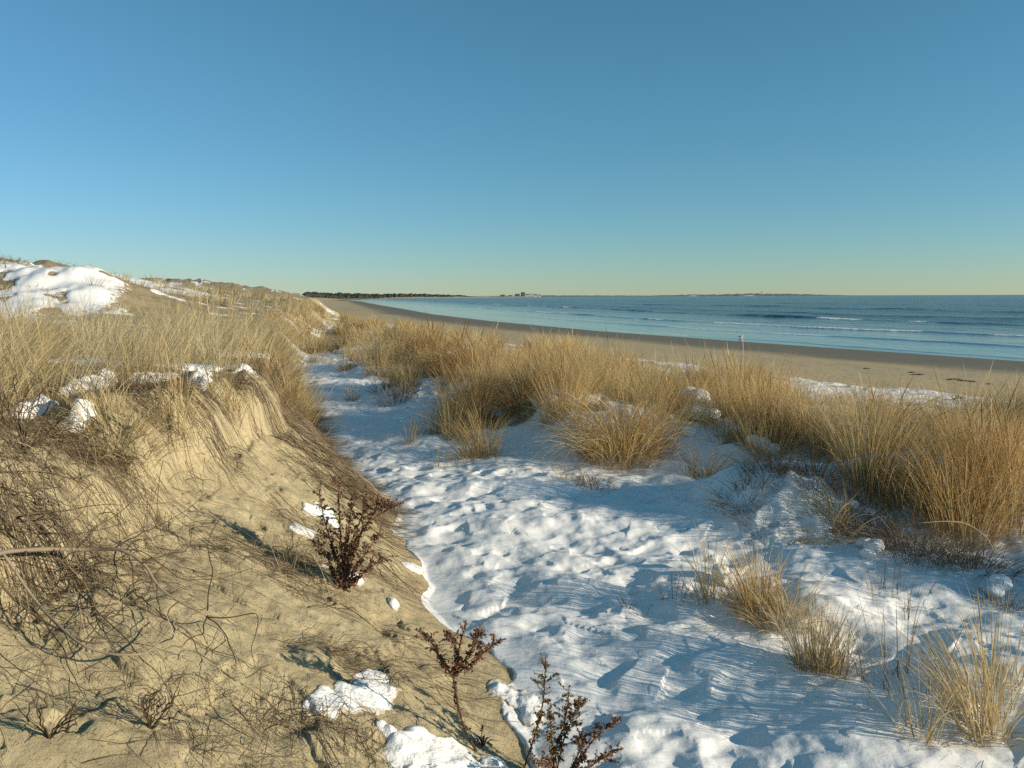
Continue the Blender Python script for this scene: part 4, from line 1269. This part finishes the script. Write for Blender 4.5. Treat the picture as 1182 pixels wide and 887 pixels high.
# ------------------------------------------------------------------ far shore : woods, island, town
M['woods'] = mat_plain('dark_pine_woods', (.012, .018, .011), (.035, .042, .024), .08)
M['isle'] = mat_plain('scrubby_island', (.15, .145, .125), (.22, .205, .17), .012)
M['isle_snow'] = mat_plain('island_snow', (.62, .63, .63), (.75, .76, .77), .02)


def build_woods():
    V = []; F = []; n = 0
    r = np.random.default_rng(44)
    cnt = 0
    pts = []
    while len(pts) < 2600:
        px = r.uniform(352, 545); dist = r.uniform(1.0, 1.22)
        bd = np.interp(px, [350, 420, 480, 545], [1250, 1700, 2300, 2900]) * dist
        q = ray(px, 342.5); q = q / q[1] * bd
        pts.append((q[0], bd, px))
    pts = np.array(pts)
    zz = hz(pts[:, 0], pts[:, 1])
    for (x, y, px), z in zip(pts, zz):
        bd_ = y
        hmax = np.interp(px, [350, 400, 480, 530, 545], [8.5, 8.5, 9.5, 6, 2.5]) * (1 + .25 * float(vn(np.array([px / 7.0]), np.array([bd_ / 90.0]), 180)[0]))
        h = hmax * r.uniform(.5, 1.1); w = h * r.uniform(.35, .7)
        m = 7
        a = np.linspace(0, 2 * PI, m, endpoint=False) + r.random()
        rings = [(0, .45), (.25, 1.0), (.6, .8), (.88, .38)]
        base = n
        for (tz, tw_) in rings:
            k = w * tw_ * (.75 + .5 * r.random(m))
            V += [(x + k[j] * math.cos(a[j]), y + k[j] * math.sin(a[j]), z - .3 + h * tz) for j in range(m)]
        V.append((x + r.normal(0, .4), y, z + h)); n += 4 * m + 1
        for i in range(3):
            for j in range(m): F.append((base + i * m + j, base + i * m + (j + 1) % m, base + (i + 1) * m + (j + 1) % m, base + (i + 1) * m + j))
        for j in range(m): F.append((base + 3 * m + j, base + 3 * m + (j + 1) % m, base + 4 * m, base + 4 * m))
    o = link('woods', mesh_poly('woods', np.array(V), np.array(F), False), M['woods'])
    tag(o, 'dark evergreen woods on the far shore', 'woods', kind='stuff')


build_woods()


def far_land(name, pxs, tops, dist, label, mat, depth=900, seed=0):
    n = 160
    px = np.linspace(pxs[0], pxs[-1], n)
    tp = np.interp(px, pxs, tops) * (1 + .18 * vn(px / 6, px * 0, 160 + seed) + .1 * vn(px / 1.7, px * 0, 161 + seed))
    q = np.stack([ray(p, 343) for p in px]); q = q / q[:, 1:2] * dist
    x = q[:, 0]; hgt = tp * dist / FPX
    rows = [(-depth * .5, -.03), (-depth * .35, .35), (-depth * .1, .85), (depth * .1, 1.0), (depth * .35, .7), (depth * .6, -.03)]
    V = []
    for dy, f in rows:
        k = f * hgt * (1 + .12 * vn(px / 3, px * 0 + dy, 162 + seed)) + (2 if f > 0 else -3)
        V.append(np.stack([x * (dist + dy) / dist, np.full(n, dist + dy), k], 1))
    V = np.concatenate(V)
    o = link(name, mesh_np(name, V, grid_faces(len(rows), n)), mat)
    tag(o, label, 'land', kind='structure')
    return x, hgt


far_land('headland', [540, 600, 640, 720, 810], [.6, 1.3, 1.2, .9, .2], 9500, 'thin strip of far land along the horizon', M['isle'], seed=1)
far_land('island', [738, 760, 800, 830, 850, 880, 915, 960, 985], [.1, .9, 1.7, 1.5, 2.4, 2.6, 2.0, .7, .1], 8200, 'low island on the horizon', M['isle'], seed=2)
for (a, b_, hh) in [(795, 808, 1.0), (858, 876, 1.2)]:
    q0, q1 = ray(a, 342), ray(b_, 342); y = 7700
    x0, x1 = q0[0] / q0[1] * y, q1[0] / q1[1] * y
    xs = np.linspace(x0, x1, 24); e = np.sin(np.linspace(0, PI, 24)) * hh * y / FPX * (1 + .3 * vn(xs / 20, xs * 0, 171))
    V = np.concatenate([np.stack([xs, np.full(24, y), np.full(24, .5)], 1), np.stack([xs, np.full(24, y + 90), e + .5], 1), np.stack([xs, np.full(24, y + 220), e * .3], 1)])
    o = link('snowfield', mesh_np('snowfield', V, grid_faces(3, 24)), M['isle_snow']); tag(o, 'pale snowy shore of the island', 'snow', kind='structure')

M['pale_wall'] = mat_plain('pale_render', (.55, .54, .51), (.62, .61, .58), .1)
M['dark_wall'] = mat_plain('dark_shingle', (.10, .09, .08), (.15, .13, .12), .1)
M['roof'] = mat_plain('grey_roof', (.09, .09, .095), (.14, .14, .145), .1)
M['glass'] = mat_plain('dark_glass', (.02, .025, .03), (.04, .045, .05), .5, .2)


def box_mesh(name, x0, x1, y0, y1, z0, z1):
    V = [(x0, y0, z0), (x1, y0, z0), (x1, y1, z0), (x0, y1, z0), (x0, y0, z1), (x1, y0, z1), (x1, y1, z1), (x0, y1, z1)]
    F = [(0, 3, 2, 1), (4, 5, 6, 7), (0, 1, 5, 4), (1, 2, 6, 5), (2, 3, 7, 6), (3, 0, 4, 7)]
    me = bpy.data.meshes.new(name); me.from_pydata(V, [], F); return me


def far_building(px, w, h, rh, wall, label, y=3350):
    q = ray(px, 342); x = q[0] / q[1] * y
    z = 2.2
    b = empty('building', (x, y, z), label, 'building', 'buildings of the far town')
    link('wall', box_mesh('wall', -w / 2, w / 2, -7, 7, -2, h), M[wall], b)
    me = bpy.data.meshes.new('roof')
    e = .6
    me.from_pydata([(-w / 2 - e, -7 - e, h), (w / 2 + e, -7 - e, h), (w / 2 + e, 7 + e, h), (-w / 2 - e, 7 + e, h), (-w / 2 - e, 0, h + rh), (w / 2 + e, 0, h + rh)], [],
                   [(0, 1, 5, 4), (2, 3, 4, 5), (0, 4, 3), (1, 2, 5), (3, 2, 1, 0)])
    link('roof', me, M['roof'], b)
    nf = max(1, int(h // 4))
    for f_ in range(nf):
        for k in range(max(2, int(w // 5))):
            wx = -w / 2 + w * (k + .5) / max(2, int(w // 5))
            link('window', box_mesh('window', wx - .8, wx + .8, -7.15, -6.95, 1.2 + f_ * 4, 3.2 + f_ * 4), M['glass'], b)


for a in [(580, 18, 6, 4, 'dark_wall', 'lone low dark building at the near end of the far town'), (589, 14, 5, 3, 'dark_wall', 'tiny dark building between the lone one and the town'),
          (597, 20, 9, 4, 'dark_wall', 'dark building left of the tallest one in the far town'), (603.5, 17, 17, 3, 'dark_wall', 'tallest dark building of the far town'),
          (608.5, 15, 9, 4, 'pale_wall', 'white building right of the tallest one in the far town'), (613, 11, 11, 3, 'pale_wall', 'narrow white tower-like house of the far town'),
          (618, 16, 8, 4, 'pale_wall', 'low white house near the end of the far town'), (623, 10, 6, 3, 'pale_wall', 'last small white house at the end of the far town')]:
    far_building(*a)
q = ray(879, 340); x = q[0] / q[1] * 8100
lh = empty('lighthouse', (x, 8100, 24), 'slim tower standing on the island at the horizon', 'tower')
v, f = tube([(0, 0, 0), (0, 0, 12), (0, 0, 24)], [3.2, 2.6, 2.1], 14); link('tower', mesh_poly('tower', v, f), M['dark_wall'], lh)
v, f = tube([(0, 0, 24.02), (0, 0, 27), (0, 0, 30)], [2.6, 2.6, .3], 14); link('lantern', mesh_poly('lantern', v, f), M['glass'], lh)

# ------------------------------------------------------------------ light
SUN_EL, SUN_AZ = R(14), R(107)
w = bpy.data.worlds.new('World'); S.world = w; w.use_nodes = True
nt = w.node_tree; nt.nodes.clear()
sky = nt.nodes.new('ShaderNodeTexSky'); sky.sky_type = 'NISHITA'; sky.sun_disc = False
sky.sun_elevation = SUN_EL; sky.sun_rotation = SUN_AZ
sky.air_density = 1.0; sky.dust_density = 0.0; sky.ozone_density = 6.0; sky.altitude = 0
bg = nt.nodes.new('ShaderNodeBackground'); bg.inputs['Strength'].default_value = .108
out = nt.nodes.new('ShaderNodeOutputWorld')
# white balance of the sky : a response curve per channel
sp = nt.nodes.new('ShaderNodeSeparateColor'); cb = nt.nodes.new('ShaderNodeCombineColor')
nt.links.new(sky.outputs[0], sp.inputs[0])
K = .12
for k, (p, gn) in enumerate([(.95, .95), (.81, .905), (.98, .925)]):
    a = nt.nodes.new('ShaderNodeMath'); a.operation = 'MULTIPLY'; a.inputs[1].default_value = K
    b = nt.nodes.new('ShaderNodeMath'); b.operation = 'POWER'; b.inputs[1].default_value = p
    c = nt.nodes.new('ShaderNodeMath'); c.operation = 'MULTIPLY'; c.inputs[1].default_value = gn / K
    nt.links.new(sp.outputs[k], a.inputs[0]); nt.links.new(a.outputs[0], b.inputs[0]); nt.links.new(b.outputs[0], c.inputs[0]); nt.links.new(c.outputs[0], cb.inputs[k])
nt.links.new(cb.outputs[0], bg.inputs[0])
nt.links.new(bg.outputs[0], out.inputs[0])
sun = bpy.data.lights.new('sun', 'SUN'); sun.energy = 5.0; sun.angle = R(.5); sun.color = (1.0, .87, .66)
so = bpy.data.objects.new('sun', sun); COL.objects.link(so)
d = Vector((math.cos(SUN_EL) * math.sin(SUN_AZ), math.cos(SUN_EL) * math.cos(SUN_AZ), math.sin(SUN_EL)))
so.rotation_euler = d.to_track_quat('Z', 'Y').to_euler()
so.location = (30, -10, 30)

S.view_settings.view_transform = 'Standard'; S.view_settings.look = 'None'
S.view_settings.exposure = 0.28; S.view_settings.gamma = 1.0
S.view_settings.use_curve_mapping = False
S.cycles.max_bounces = 6; S.cycles.diffuse_bounces = 3; S.cycles.glossy_bounces = 2; S.cycles.transmission_bounces = 4
S.cycles.use_denoising = False
